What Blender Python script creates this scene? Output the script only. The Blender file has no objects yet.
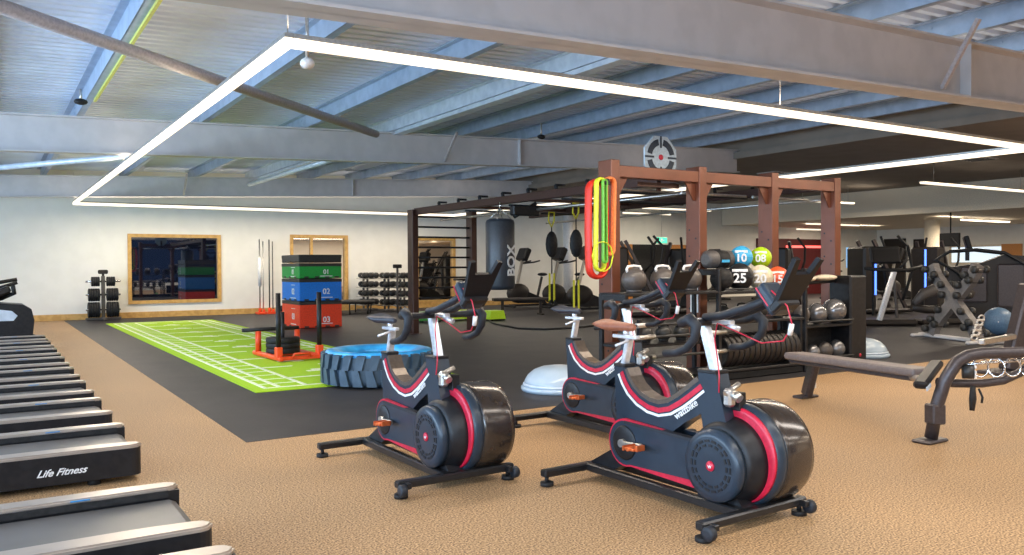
import bpy, bmesh, math, random
from math import pi, sin, cos, radians as R
from mathutils import Vector, Matrix
random.seed(7)
sc = bpy.context.scene
C = sc.collection

# ------------------------------------------------------------------ camera, world, lights, exposure
def setup_camera():
    yaw, p, r = .567270150, -.0139208248, -.00620404682
    cy, sy = cos(yaw), sin(yaw)
    f = Vector((sy*cos(p), cy*cos(p), sin(p)))
    rt = Vector((cy, -sy, 0)); up = rt.cross(f)
    X = rt*cos(r) + up*sin(r); Y = up*cos(r) - rt*sin(r)
    m = Matrix((X, Y, -f)).transposed().to_4x4()
    m.translation = (0, 0, 1.25)
    cd = bpy.data.cameras.new('camera'); cd.sensor_width = 36; cd.lens = 824.18/1024*36
    cd.clip_start = .05; cd.clip_end = 200
    co = bpy.data.objects.new('camera', cd); C.objects.link(co); co.matrix_world = m
    sc.camera = co
setup_camera()
w = bpy.data.worlds.new('world'); sc.world = w; w.use_nodes = True
w.node_tree.nodes['Background'].inputs[0].default_value = (.10, .2, .5, 1)
w.node_tree.nodes['Background'].inputs[1].default_value = .25
sc.view_settings.view_transform = 'Standard'; sc.view_settings.look = 'None'
sc.view_settings.gamma = 1; sc.view_settings.use_curve_mapping = False
sc.view_settings.exposure = 0.0
def area(name, loc, rot, sx, sy, power, col):
    l = bpy.data.lights.new(name, 'AREA'); l.shape = 'RECTANGLE'; l.size = sx; l.size_y = sy
    l.energy = power; l.color = col
    o = bpy.data.objects.new(name, l); C.objects.link(o); o.location = loc; o.rotation_euler = rot
    return o
COOL = (.55, .76, 1); WARM = (1, .85, .67); NEUT = (1, .95, .88)
# cool dusk daylight from the left wall's window band, tilted up to brighten the roof
area('window_daylight_fill', (-5.7, 6, 1.75), (0, R(-104), 0), 2.2, 22, 1400, COOL)
area('window_daylight_fill', (-5.6, 6, 1.55), (0, R(-132), 0), 1.6, 22, 1150, COOL)   # added twin aimed higher, cool fill for the roof
# added fill: unseen overhead rows near and behind the camera, without fixtures
for ly in (-4.2, -1.6, 1.2):
    area('ceiling_lamp_and_fill_light', (4, ly, 3.0), (0, 0, 0), 14, .5, 260, NEUT)
    area('ceiling_lamp_and_fill_light', (19, ly, 3.0), (0, 0, 0), 12, .5, 210, WARM)
for lx, ly, sx, sy in ((1.68, 13.2, .1, 15), (6.5, 5.35, 9.6, .1), (11.4, 13.2, .1, 15), (6.5, 21, 9.6, .1)):
    area('ceiling_lamp_and_fill_light', (lx, ly, 2.67), (0, 0, 0), sx, sy, 190, WARM)
    area('ceiling_lamp_and_fill_light', (lx, ly, 2.80), (pi, 0, 0), sx, sy, 30, WARM)      # the frame also washes the roof
for lx, ly, e in ((20, 10.7, 150), (20.7, 15.4, 150), (19, 19.9, 170), (17, 6, 150), (28, 8, 170), (28, 15, 190), (28, 20, 190)):  # hall lamps, plus added unseen ones to brighten its wall and soffit
    area('ceiling_lamp_and_fill_light', (lx, ly, 3.0 if lx < 23 else 2.62), (0, 0, 0), 4.4, .15, e, WARM)
    area('ceiling_lamp_and_fill_light', (lx, ly, 3.06 if lx < 23 else 2.64), (pi, 0, 0), 4.4, .15, e*.12, WARM)

# ------------------------------------------------------------------ materials
def mat(name, col, rough=.5, metal=0, emit=None, es=0, col2=None, scale=40, bump=0, bscale=120, coat=0, spec=None, detail=3, ramp=(.4, .6)):
    m = bpy.data.materials.new(name); m.use_nodes = True
    nt = m.node_tree; b = nt.nodes['Principled BSDF']
    b.inputs['Base Color'].default_value = (*col, 1)
    b.inputs['Roughness'].default_value = rough; b.inputs['Metallic'].default_value = metal
    if spec is not None: b.inputs['Specular IOR Level'].default_value = spec
    if coat: b.inputs['Coat Weight'].default_value = coat; b.inputs['Coat Roughness'].default_value = .12
    if emit: b.inputs['Emission Color'].default_value = (*emit, 1); b.inputs['Emission Strength'].default_value = es
    tc = nt.nodes.new('ShaderNodeTexCoord')
    if col2 is None: col2 = tuple(min(1, c*.82) for c in col); 
    n = nt.nodes.new('ShaderNodeTexNoise'); n.inputs['Scale'].default_value = scale; n.inputs['Detail'].default_value = detail
    nt.links.new(tc.outputs['Object'], n.inputs['Vector'])
    cr = nt.nodes.new('ShaderNodeValToRGB')
    cr.color_ramp.elements[0].position = ramp[0]; cr.color_ramp.elements[0].color = (*col, 1)
    cr.color_ramp.elements[1].position = ramp[1]; cr.color_ramp.elements[1].color = (*col2, 1)
    nt.links.new(n.outputs['Fac'], cr.inputs['Fac']); nt.links.new(cr.outputs['Color'], b.inputs['Base Color'])
    if bump:
        n2 = nt.nodes.new('ShaderNodeTexNoise'); n2.inputs['Scale'].default_value = bscale
        nt.links.new(tc.outputs['Object'], n2.inputs['Vector'])
        bp = nt.nodes.new('ShaderNodeBump'); bp.inputs['Strength'].default_value = bump; bp.inputs['Distance'].default_value = .01
        nt.links.new(n2.outputs['Fac'], bp.inputs['Height']); nt.links.new(bp.outputs['Normal'], b.inputs['Normal'])
    return m
M = {}
def cork():
    m = bpy.data.materials.new('tan_speckled_rubber'); m.use_nodes = True; nt = m.node_tree; b = nt.nodes['Principled BSDF']
    tc = nt.nodes.new('ShaderNodeTexCoord')
    def ns(s, d=2):
        n = nt.nodes.new('ShaderNodeTexNoise'); n.inputs['Scale'].default_value = s; n.inputs['Detail'].default_value = d
        nt.links.new(tc.outputs['Object'], n.inputs['Vector']); return n
    a, c = ns(105, 4), ns(.6, 3)
    cr = nt.nodes.new('ShaderNodeValToRGB'); e = cr.color_ramp.elements
    e[0].position = .34; e[0].color = (.08, .042, .018, 1); e[1].position = .68; e[1].color = (.84, .55, .29, 1)
    k = e.new(.5); k.color = (.42, .25, .115, 1)
    nt.links.new(a.outputs['Fac'], cr.inputs['Fac'])
    mx = nt.nodes.new('ShaderNodeMixRGB'); mx.blend_type = 'MULTIPLY'; mx.inputs[0].default_value = .35
    nt.links.new(cr.outputs['Color'], mx.inputs[1]); nt.links.new(c.outputs['Fac'], mx.inputs[2])
    nt.links.new(mx.outputs['Color'], b.inputs['Base Color']); b.inputs['Roughness'].default_value = .62
    bp = nt.nodes.new('ShaderNodeBump'); bp.inputs['Strength'].default_value = .25; bp.inputs['Distance'].default_value = .004
    nt.links.new(a.outputs['Fac'], bp.inputs['Height']); nt.links.new(bp.outputs['Normal'], b.inputs['Normal'])
    return m
M['tan'] = cork()
M['blackfloor'] = mat('black_rubber_floor', (.019, .018, .021), .55, spec=.4, col2=(.034, .031, .033), scale=2.2, detail=8, bump=.2, bscale=150, ramp=(.35, .7))
M['turf'] = mat('green_turf', (.40, .66, .008), .85, col2=(.33, .56, .006), scale=160, bump=.6, bscale=400)
M['mark'] = mat('white_turf_paint', (.86, .9, .72), .8, col2=(.7, .8, .5), scale=60, bump=.4, bscale=400)
M['wall'] = mat('cream_wall_paint', (.86, .84, .77), .7, col2=(.83, .81, .74), scale=3)
M['wood'] = mat('pale_oak_trim', (.66, .40, .13), .45, col2=(.54, .31, .09), scale=9)
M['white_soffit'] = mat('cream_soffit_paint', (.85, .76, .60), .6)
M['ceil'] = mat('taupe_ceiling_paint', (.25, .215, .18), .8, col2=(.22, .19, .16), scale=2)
M['steel'] = mat('painted_beam_steel', (.58, .56, .565), .5, col2=(.53, .515, .52), scale=4)
M['purlin'] = mat('galvanised_purlin', (.34, .43, .56), .4, .25, col2=(.28, .36, .48), scale=6)
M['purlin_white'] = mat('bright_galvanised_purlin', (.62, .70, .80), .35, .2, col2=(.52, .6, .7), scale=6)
M['tube_grey'] = mat('brown_grey_bracing', (.50, .45, .45), .45, .1)
M['deck'] = mat('white_roof_sheet', (.66, .75, .90), .4, .1, col2=(.60, .68, .82), scale=1.6)
M['led'] = mat('warm_led_diffuser', (1, .9, .75), .5, emit=(1, .85, .64), es=1.7)
M['led2'] = mat('warm_linear_diffuser', (1, .9, .75), .5, emit=(1, .84, .62), es=1.6)
M['alu'] = mat('silver_aluminium', (.62, .60, .57), .3, .9)
M['chrome'] = mat('polished_chrome', (.85, .86, .88), .12, 1)
M['silver'] = mat('satin_silver_post', (.80, .83, .88), .25, .55)
M['black'] = mat('satin_black_plastic', (.008, .008, .010), .42, spec=.35, col2=(.013, .013, .015), scale=20)
M['matt'] = mat('matt_black_rubber', (.012, .012, .013), .6, spec=.3, col2=(.02, .02, .021), scale=30)
M['dark'] = mat('dark_machine_shroud', (.026, .021, .019), .45, spec=.35)
M['grey'] = mat('grey_machine_frame', (.10, .09, .086), .45, .1)
M['navy'] = mat('dark_slate_bike_paint', (.016, .027, .043), .34, col2=(.021, .034, .052), scale=8, coat=.12, spec=.35)
M['red'] = mat('crimson_stripe', (.58, .012, .045), .35)
M['white'] = mat('white_gloss', (.85, .85, .85), .35)
M['gloss'] = mat('bronze_tinted_gloss_shell', (.055, .042, .034), .2, .4, coat=.4)
M['shell'] = mat('bronze_top_shell', (.12, .09, .07), .33, .3)
M['steel_dark'] = mat('mid_grey_powder_coat', (.20, .185, .18), .45, .1)
M['bar'] = mat('black_foot_bar', (.02, .02, .022), .3, .3)
M['wheel'] = mat('grey_wheel_rubber', (.018, .021, .028), .5, spec=.35)
M['pedal'] = mat('orange_copper_pedal', (.75, .17, .05), .3, .6)
M['saddle_tan'] = mat('worn_brown_saddle', (.34, .12, .065), .45)
M['saddle'] = mat('black_saddle_vinyl', (.03, .032, .045), .4)
M['screen'] = mat('dark_glass_screen', (.006, .006, .008), .5, spec=.3)
M['belt'] = mat('grey_treadmill_belt', (.105, .10, .095), .38, col2=(.125, .12, .115), scale=3)
M['cap'] = mat('champagne_rail_cover', (.50, .43, .37), .3, .5, col2=(.44, .38, .33), scale=5)
M['blue_panel'] = mat('blue_marker', (.02, .25, .6), .4)
M['copper'] = mat('copper_brown_steel', (.175, .056, .028), .30, .3, coat=.2, col2=(.15, .048, .024), scale=5)
M['maroon'] = mat('dark_brown_steel', (.055, .022, .016), .4, .4)
M['orange'] = mat('orange_red_plastic', (.85, .075, .012), .4, col2=(.78, .065, .012), scale=10)
M['pbox_red'] = mat('red_foam_vinyl', (.88, .055, .015), .42)
M['pbox_blue'] = mat('blue_foam_vinyl', (.005, .19, .72), .42)
M['pbox_green'] = mat('green_foam_vinyl', (.01, .33, .05), .42)
M['pbox_black'] = mat('charcoal_foam_vinyl', (.03, .03, .03), .45)
M['tyre'] = mat('blue_grey_tyre_rubber', (.035, .065, .10), .42, col2=(.05, .085, .125), scale=10)
M['tyre_top'] = mat('bright_blue_painted_sidewall', (.05, .42, .85), .3, col2=(.02, .25, .62), scale=5)
M['dome'] = mat('pale_blue_dome_vinyl', (.42, .52, .62), .3, col2=(.38, .48, .58), scale=6, coat=.4)
M['band_red'] = mat('red_latex', (.78, .03, .012), .45); M['band_orange'] = mat('orange_latex', (.95, .26, .07), .45)
M['band_yellow'] = mat('yellow_latex', (.75, .8, .03), .45); M['band_green'] = mat('green_latex', (.15, .5, .05), .45)
M['strap_yellow'] = mat('yellow_webbing', (.72, .66, .03), .6)
M['bag'] = mat('dark_grey_punchbag_vinyl', (.032, .038, .05), .35)
M['iron'] = mat('dark_grey_iron', (.045, .045, .045), .4, .4)
M['ballgrey'] = mat('grey_ball_rubber', (.085, .072, .066), .4)
M['ballsilver'] = mat('silvery_ball_rubber', (.22, .22, .23), .22, .6)
M['ball_blue'] = mat('sky_blue_ball_vinyl', (.05, .42, .75), .4); M['ball_lime'] = mat('lime_ball_vinyl', (.48, .72, .01), .4)
M['ball_cream'] = mat('cream_ball_vinyl', (.70, .60, .42), .45); M['ball_orange'] = mat('orange_ball_vinyl', (.80, .10, .03), .4)
M['gymball'] = mat('steel_blue_gym_ball', (.12, .22, .36), .4)
M['lime'] = mat('lime_step_plastic', (.50, .78, .015), .4); M['green'] = mat('green_step_plastic', (.04, .35, .05), .4)
M['pad'] = mat('taupe_bench_vinyl', (.17, .14, .135), .42)
M['frame'] = mat('bronze_grey_powder_coat', (.075, .062, .064), .36, .35)
M['target'] = mat('pale_blue_target_face', (.50, .60, .68), .5)
M['navyblack'] = mat('navy_target_ink', (.015, .03, .055), .5)
M['exit'] = mat('lit_green_exit_sign', (.05, .6, .4), .5, emit=(.08, .8, .5), es=.9)
M['tv'] = mat('lit_tv_screen', (.2, .45, .8), .3, emit=(.25, .5, .85), es=.8)
M['bluestrip'] = mat('blue_led_strip', (.1, .2, 1), .3, emit=(.08, .2, 1), es=3)
M['redstrip'] = mat('red_led_strip', (1, .1, .1), .3, emit=(1, .12, .1), es=2.5)
M['redwall'] = mat('dark_red_panel', (.09, .006, .006), .5)
M['doorwood'] = mat('orange_door_veneer', (.60, .24, .05), .4)
M['daywin'] = mat('daylit_window_pane', (.7, .85, 1), .4, emit=(.75, .9, 1), es=.9)
M['towel'] = mat('cream_foam_roll', (.75, .66, .5), .7)
M['yellowtray'] = mat('yellow_cable_cover', (.6, .6, .12), .5)
def glass_dark():
    m = bpy.data.materials.new('dark_reflective_glazing'); m.use_nodes = True; b = m.node_tree.nodes['Principled BSDF']
    b.inputs['Base Color'].default_value = (.004, .006, .014, 1); b.inputs['Roughness'].default_value = .02
    b.inputs['Specular IOR Level'].default_value = 1.0; b.inputs['IOR'].default_value = 1.9
    return m
M['glass'] = glass_dark()
M['mirror'] = mat('wall_mirror', (.62, .60, .56), .02, 1, col2=(.6, .58, .54))

# ------------------------------------------------------------------ mesh builder
class MB:
    def __init__(s): s.bm = bmesh.new()
    def box(s, c, d, rot=None, bev=0, seg=1):
        r = bmesh.ops.create_cube(s.bm, size=1)
        vs = r['verts']; Rm = rot.to_4x4() if rot else Matrix.Identity(4)
        bmesh.ops.transform(s.bm, matrix=Matrix.Translation(c) @ Rm @ Matrix.Diagonal((*d, 1)), verts=vs)
        if bev:
            es = list({e for v in vs for e in v.link_edges})
            bmesh.ops.bevel(s.bm, geom=es, offset=bev, segments=seg, profile=.5, affect='EDGES')
        return s
    def beam(s, a, b, wx, wz, bev=0):
        a, b = Vector(a), Vector(b); d = b-a; L = d.length
        q = d.to_track_quat('Y', 'Z').to_matrix()
        return s.box((a+b)/2, (wx, L, wz), q, bev)
    def tube(s, pts, r, n=10, closed=False, flat=1.0, up=None):
        pts = [Vector(p) for p in pts]; N = len(pts)
        rs = r if isinstance(r, (list, tuple)) else [r]*N
        rings = []; prev = None
        for i, p in enumerate(pts):
            if closed: t = (pts[(i+1) % N]-pts[i-1]).normalized()
            elif i == 0: t = (pts[1]-p).normalized()
            elif i == N-1: t = (p-pts[-2]).normalized()
            else: t = ((pts[i+1]-p).normalized()+(p-pts[i-1]).normalized()).normalized()
            if prev is None:
                ref = Vector(up) if up else (Vector((0, 0, 1)) if abs(t.z) < .9 else Vector((1, 0, 0)))
                u = (ref - t*ref.dot(t)).normalized()
            else:
                u = (prev - t*prev.dot(t)).normalized()
            prev = u; v = t.cross(u)
            rings.append([s.bm.verts.new(p + u*cos(2*pi*k/n)*rs[i] + v*sin(2*pi*k/n)*rs[i]*flat) for k in range(n)])
        M_ = N if closed else N-1
        for i in range(M_):
            a, b = rings[i], rings[(i+1) % N]
            for k in range(n):
                f = s.bm.faces.new((a[k], a[(k+1) % n], b[(k+1) % n], b[k])); f.smooth = True
        if not closed:
            s.bm.faces.new(rings[0][::-1]); s.bm.faces.new(rings[-1])
        return s
    def cyl(s, a, b, r, n=20, r2=None):
        return s.tube([a, b], [r, r if r2 is None else r2], n)
    def lathe(s, prof, o=(0, 0, 0), axis='Z', n=32, smooth=True):
        o = Vector(o); rings = []
        for (r, h) in prof:
            ring = []
            for k in range(n):
                a = 2*pi*k/n; x, y = r*cos(a), r*sin(a)
                v = {'Z': (x, y, h), 'X': (h, x, y), 'Y': (y, h, x)}[axis]
                ring.append(s.bm.verts.new(o+Vector(v)))
            rings.append(ring)
        for i in range(len(rings)-1):
            for k in range(n):
                f = s.bm.faces.new((rings[i][k], rings[i][(k+1) % n], rings[i+1][(k+1) % n], rings[i+1][k])); f.smooth = smooth
        s.bm.faces.new(rings[0][::-1]); s.bm.faces.new(rings[-1])
        return s
    def sphere(s, c, r, n=20, sc_=(1, 1, 1), rot=None):
        q = bmesh.ops.create_uvsphere(s.bm, u_segments=n, v_segments=max(6, n//2), radius=r)
        Rm = rot.to_4x4() if rot else Matrix.Identity(4)
        bmesh.ops.transform(s.bm, matrix=Matrix.Translation(c) @ Rm @ Matrix.Diagonal((*sc_, 1)), verts=q['verts'])
        for f in {f for v in q['verts'] for f in v.link_faces}: f.smooth = True
        return s
    def prism(s, poly, x0, x1, axis='X', smooth=False):
        def P(a, b, h): return {'X': (h, a, b), 'Y': (a, h, b), 'Z': (a, b, h)}[axis]
        A = [s.bm.verts.new(P(a, b, x0)) for a, b in poly]; B = [s.bm.verts.new(P(a, b, x1)) for a, b in poly]
        n = len(poly)
        for k in range(n):
            f = s.bm.faces.new((A[k], A[(k+1) % n], B[(k+1) % n], B[k])); f.smooth = smooth
        s.bm.faces.new(A[::-1]); s.bm.faces.new(B)
        return s
    def strip(s, up, lo, x0, x1):      # band between two polylines (y,z), as a prism made of quads
        def q(h): return [[s.bm.verts.new((h, a, b)) for a, b in L] for L in (up, lo)]
        U0, L0 = q(x0); U1, L1 = q(x1); n = len(up)
        for i in range(n-1):
            for f in ((U0[i], U0[i+1], L0[i+1], L0[i]), (U1[i], L1[i], L1[i+1], U1[i+1]),
                      (U0[i], U1[i], U1[i+1], U0[i+1]), (L0[i], L0[i+1], L1[i+1], L1[i])):
                s.bm.faces.new(f)
        s.bm.faces.new((U0[0], L0[0], L1[0], U1[0])); s.bm.faces.new((U0[-1], U1[-1], L1[-1], L0[-1]))
        return s
    def build(s, name, m, parent=None, loc=None):
        bmesh.ops.recalc_face_normals(s.bm, faces=s.bm.faces)
        me = bpy.data.meshes.new(name); s.bm.to_mesh(me); s.bm.free()
        me.materials.append(M[m] if isinstance(m, str) else m)
        o = bpy.data.objects.new(name, me); C.objects.link(o)
        if parent: o.parent = parent
        if loc: o.location = loc
        return o
def tag(o, label=None, cat=None, group=None, kind=None):
    if label: o['label'] = label
    if cat: o['category'] = cat
    if group: o['group'] = group
    if kind: o['kind'] = kind
    return o
def thing(name, label, cat, loc=(0, 0, 0), rz=0, group=None):
    o = bpy.data.objects.new(name, None); C.objects.link(o); o.empty_display_size = .1
    o.location = loc; o.rotation_euler = (0, 0, rz)
    return tag(o, label, cat, group)
def struct(name, m, mb, parent=None):
    o = mb.build(name, m, parent)
    if not parent: o['kind'] = 'structure'
    return o
def copy_tree(o, parent=None):
    c = o.copy(); C.objects.link(c)
    if parent: c.parent = parent
    for ch in list(o.children): copy_tree(ch, c)
    return c
def dup(o, label, loc, rz=None, group=None):
    c = copy_tree(o); c['label'] = label; c.location = loc
    if rz is not None: c.rotation_euler = (0, 0, rz)
    if group: c['group'] = group
    return c
def text(name, body, size, m, parent, loc, rot, shear=0, ext=.002, bold=0):
    cu = bpy.data.curves.new(name, 'FONT'); cu.body = body; cu.size = size; cu.shear = shear; cu.extrude = ext
    cu.offset = bold; cu.align_x = 'CENTER'; cu.align_y = 'CENTER'; cu.materials.append(M[m])
    tmp = bpy.data.objects.new('tmp', cu); C.objects.link(tmp)
    bpy.context.view_layer.update()
    me = bpy.data.meshes.new_from_object(tmp.evaluated_get(bpy.context.evaluated_depsgraph_get()))
    bpy.data.objects.remove(tmp); me.name = name
    if not me.materials: me.materials.append(M[m])
    o = bpy.data.objects.new(name, me); C.objects.link(o); o.parent = parent; o.location = loc; o.rotation_euler = rot
    return o
def arc(cx, cy, r, a0, a1, n):
    return [(cx+r*cos(R(a0+(a1-a0)*i/n)), cy+r*sin(R(a0+(a1-a0)*i/n))) for i in range(n+1)]
def rot(ax, deg): return Matrix.Rotation(R(deg), 3, ax)

# ------------------------------------------------------------------ the setting
YB = 22.6
struct('floor', 'tan', MB().box((14, 8.5, -.05), (40.4, 29, .1)))
struct('floor', 'blackfloor', MB().box((17.75, 14.28, .0015), (32.4, 16.6, .003)))
def wall_with_holes(holes):     # holes: (x0,x1,z0,z1) along the back wall
    mb = MB(); xs = -6.2; T = .25; top = 4.45
    for x0, x1, z0, z1 in holes:
        mb.box(((xs+x0)/2, YB+T/2, top/2), (x0-xs, T, top))
        mb.box(((x0+x1)/2, YB+T/2, z0/2), (x1-x0, T, z0))
        mb.box(((x0+x1)/2, YB+T/2, (z1+top)/2), (x1-x0, T, top-z1)); xs = x1
    mb.box(((xs+34.2)/2, YB+T/2, top/2), (34.2-xs, T, top))
    return mb
holes = [(2.98, 5.24, .35, 2.12), (7.1, 8.78, .1, 2.16), (10.95, 12.3, .14, 2.13)]
struct('wall_back', 'wall', wall_with_holes(holes))
for i, (x0, x1, z0, z1) in enumerate(holes):
    fr = MB(); t = .085; d = .12; y = YB+.02
    for cx, sx, cz, sz in ((x0+t/2, t, (z0+z1)/2, z1-z0), (x1-t/2, t, (z0+z1)/2, z1-z0), ((x0+x1)/2, x1-x0-2*t, z1-t/2, t), ((x0+x1)/2, x1-x0-2*t, z0+t/2, t)):
        fr.box((cx, y, cz), (sx, d, sz))
    fo = struct('window_%d' % (i+1), 'wood', fr)
    MB().box(((x0+x1)/2, YB+.06, (z0+z1)/2), (x1-x0-2*t-.002, .012, z1-z0-2*t-.002)).build('pane', 'glass' if i == 0 else 'mirror', fo)
    if i == 1: MB().box((x0+.62, YB+.02, (z0+z1)/2), (.07, .06, z1-z0-2*t-.01)).build('mullion', 'wood', fo)
struct('wall_left', 'wall', MB().box((-6.1, 8.5, .3), (.2, 28, .6)).box((-6.1, 8.5, 3.3), (.2, 28, .8)).box((-6.1, -5, 1.75), (.2, 2, 2.3)).box((-6.1, 21.4, 1.75), (.2, 2.4, 2.3)))
struct('wall_front', 'wall', MB().box((14, -5.9, .2), (40.4, .2, .4)).box((14, -5.9, 3.7), (40.4, .2, 1.6)).box((23.5, -5.9, 1.65), (21, .2, 2.5)).box((-5.2, -5.9, 1.65), (1.8, .2, 2.5)))
struct('wall_right', 'wall', MB().box((34.1, 8.4, 1.85), (.2, 28.4, 4.0)))
struct('baseboard_back', 'wood', MB().box((8.2, YB-.012, .075), (28.4, .022, .15), bev=.004))
# roof: ribbed sheet on purlins on tapered rafters
def roof():
    mb = MB(); y = -6; z0, z1 = 3.58, 3.62
    pts = []
    while y < 22.6:
        pts += [(y, z1), (y+.07, z1), (y+.09, z0), (y+.16, z0)]; y += .18
    top = [(a, b) for a, b in pts]; lo = [(a, b+.02) for a, b in pts]
    mb.strip(lo, top, -6.2, 14.2)
    for v in mb.bm.verts: v.co.z += .033*(v.co.x)
    return mb
struct('ceiling_roof', 'deck', roof())
def rafter(name, y, zb, slope, h, x0, x1, bf=.2):
    mb = MB()
    def Z(x): return zb+slope*x
    for (dz, w, t) in ((0, bf, .022), (h-.022, bf, .022)):
        mb.prism([(x0, Z(x0)+dz), (x1, Z(x1)+dz), (x1, Z(x1)+dz+t), (x0, Z(x0)+dz+t)], y-w/2, y+w/2, 'Y')
    mb.prism([(x0, Z(x0)), (x1, Z(x1)), (x1, Z(x1)+h), (x0, Z(x0)+h)], y-.006, y+.006, 'Y')
    mb.box((8.3, y, Z(8.3)+h/2), (.01, bf*.9, h-.04))
    o = mb.build(name, 'steel'); o['kind'] = 'structure'; return o
rafter('trim_1', 4.6, 2.67, .027, .56, -6, 14.1, .26)
rafter('trim_2', 12.8, 2.80, .035, .50, -6, 14.1)
rafter('trim_3', 21.0, 2.80, .040, .48, -6, 14.1)
n = 4
for i, x in enumerate((-5.0, -3.5, -1.9, -.4, 1.1, 2.78, 4.4, 5.85, 7.25, 8.65, 10.1, 11.55, 12.95)):
    z = 3.37+.033*x
    mb = MB()
    # Z-shaped purlin
    mb.box((x, 8.3, z+.1), (.012, 28.2, .2)).box((x+.04, 8.3, z+.006), (.08, 28.2, .012)).box((x-.04, 8.3, z+.2), (.08, 28.2, .012))
    for yy in (4.6, 12.8, 21):
        for dy in (-.5, .5):
            for dz in (.06, .14): mb.cyl((x-.02, yy+dy, z+dz), (x+.02, yy+dy, z+dz), .014, 8)
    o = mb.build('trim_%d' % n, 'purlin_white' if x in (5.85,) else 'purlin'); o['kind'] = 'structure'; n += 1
# diagonal round bracing and ties
br = MB().tube([(-1.6, 5.3, 3.08), (4.85, 11.3, 3.2)], .055, 14); o = br.build('trim_20', 'tube_grey'); o['kind'] = 'structure'
for k, (a, b) in enumerate((((-1.6, 19.8, 3.02), (2.6, 13.1, 3.02)), ((5.1, 19.2, 3.16), (5.35, 14.2, 3.22)))):
    o = MB().tube([a, b], .05, 12).build('trim_%d' % (21+k), 'purlin_white'); o['kind'] = 'structure'
o = MB().box((5.87, 12.9, 3.50), (.16, 16.2, .06)).build('trim_23', 'purlin_white'); o['kind'] = 'structure'
for k, (x, y0, z0, y1, z1) in enumerate(((6.75, 12.75, 3.08, 12.3, 3.52), (7.9, 4.55, 2.96, 4.2, 3.55), (4.0, 20.9, 3.0, 20.5, 3.45))):
    o = MB().beam((x, y0, z0), (x, y1, z1), .04, .04).build('trim_%d' % (24+k), 'tube_grey'); o['kind'] = 'structure'
o = MB().box((1.19, 9, 3.39), (.03, 5.5, .03)).build('trim_27', 'yellowtray'); o['kind'] = 'structure'
# flat ceiling of the right-hand hall and the lit lower soffit
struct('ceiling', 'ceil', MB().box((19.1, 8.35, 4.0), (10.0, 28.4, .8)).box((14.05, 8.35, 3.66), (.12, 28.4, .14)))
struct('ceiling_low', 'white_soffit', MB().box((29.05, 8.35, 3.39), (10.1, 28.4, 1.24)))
for k, (x, y) in enumerate(((16.45, 22.3), (28.2, 16.6), (31.5, 13.9))):
    struct('trim_%d' % (30+k), 'white' if k == 0 else 'white_soffit', MB().cyl((x, y, 0), (x, y, 3.6 if x < 20 else 2.78), .17 if x < 20 else .25, 24))

# ------------------------------------------------------------------ lights of the room
def led_frame():
    t = thing('led_ceiling_light', 'large rectangular warm LED line light hung under the roof beams', 'ceiling light')
    x0, x1, y0, y1, z = 1.68, 11.4, 5.35, 21.0, 2.72
    for a, b in (((x0, y0), (x0, y1)), ((x0, y0), (x1, y0)), ((x1, y0), (x1, y1)), ((x0, y1), (x1, y1))):
        sx = abs(b[0]-a[0])+.056; sy = abs(b[1]-a[1])+.056; cx, cy = (a[0]+b[0])/2, (a[1]+b[1])/2
        if sx > sy: sx -= .118
        MB().box((cx, cy, z+.045), (sx, sy, .03)).build('housing', 'alu', t)
        d = MB().box((cx, cy, z), (max(sx-.004, .05), max(sy-.004, .05), .058)).build('diffuser', 'led', t)
    for (x, y) in ((x0, y0), (x1, y0), (x0, 13), (x1, 13), (6.5, y0), (x0, y1), (x1, y1)):
        MB().cyl((x, y, z+.06), (x, y, 3.75 if x > 11 else 3.37+.033*x), .004, 6).build('hanging_wire', 'alu', t)
led_frame()
lab = ['long warm linear lamp nearest the right edge under the flat ceiling', 'warm linear lamp seen between the two right rig posts, upper one',
       'warm linear lamp seen left of the second rig post, longest', 'warm linear lamp seen just right of the first rig post',
       'short warm linear lamp on the low ceiling above the cable machines', 'lower warm linear lamp seen behind the right rig post',
       'faint warm lamp lowest between the right rig posts']
LP = [(17.75, 22.6, 10.7, 3.07), (19.4, 22.0, 15.4, 3.07), (17.6, 20.6, 19.85, 3.07), (18.6, 20.8, 22.0, 3.07), (27.2, 30.2, 15.0, 2.69), (24.6, 27.6, 19.1, 2.69), (28.0, 29.8, 22.2, 2.69)]
for k, (x0, x1, y, z) in enumerate(LP):
    t = thing('linear_ceiling_light', lab[k], 'ceiling light', ((x0+x1)/2, y, z), 0, 'linear lamps of the right hall')
    MB().box((0, 0, 0), (x1-x0, .09, .05), bev=.008).build('diffuser', 'led2', t)
    MB().box((0, 0, .03), (x1-x0+.03, .12, .02)).build('housing', 'alu', t)
    hh = (3.6 if z > 3 else 2.78)-z
    for s in (-1, 1): MB().cyl((s*(x1-x0)*.4, 0, .03), (s*(x1-x0)*.4, 0, hh), .006, 6).build('hanging_wire', 'alu', t)

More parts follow.
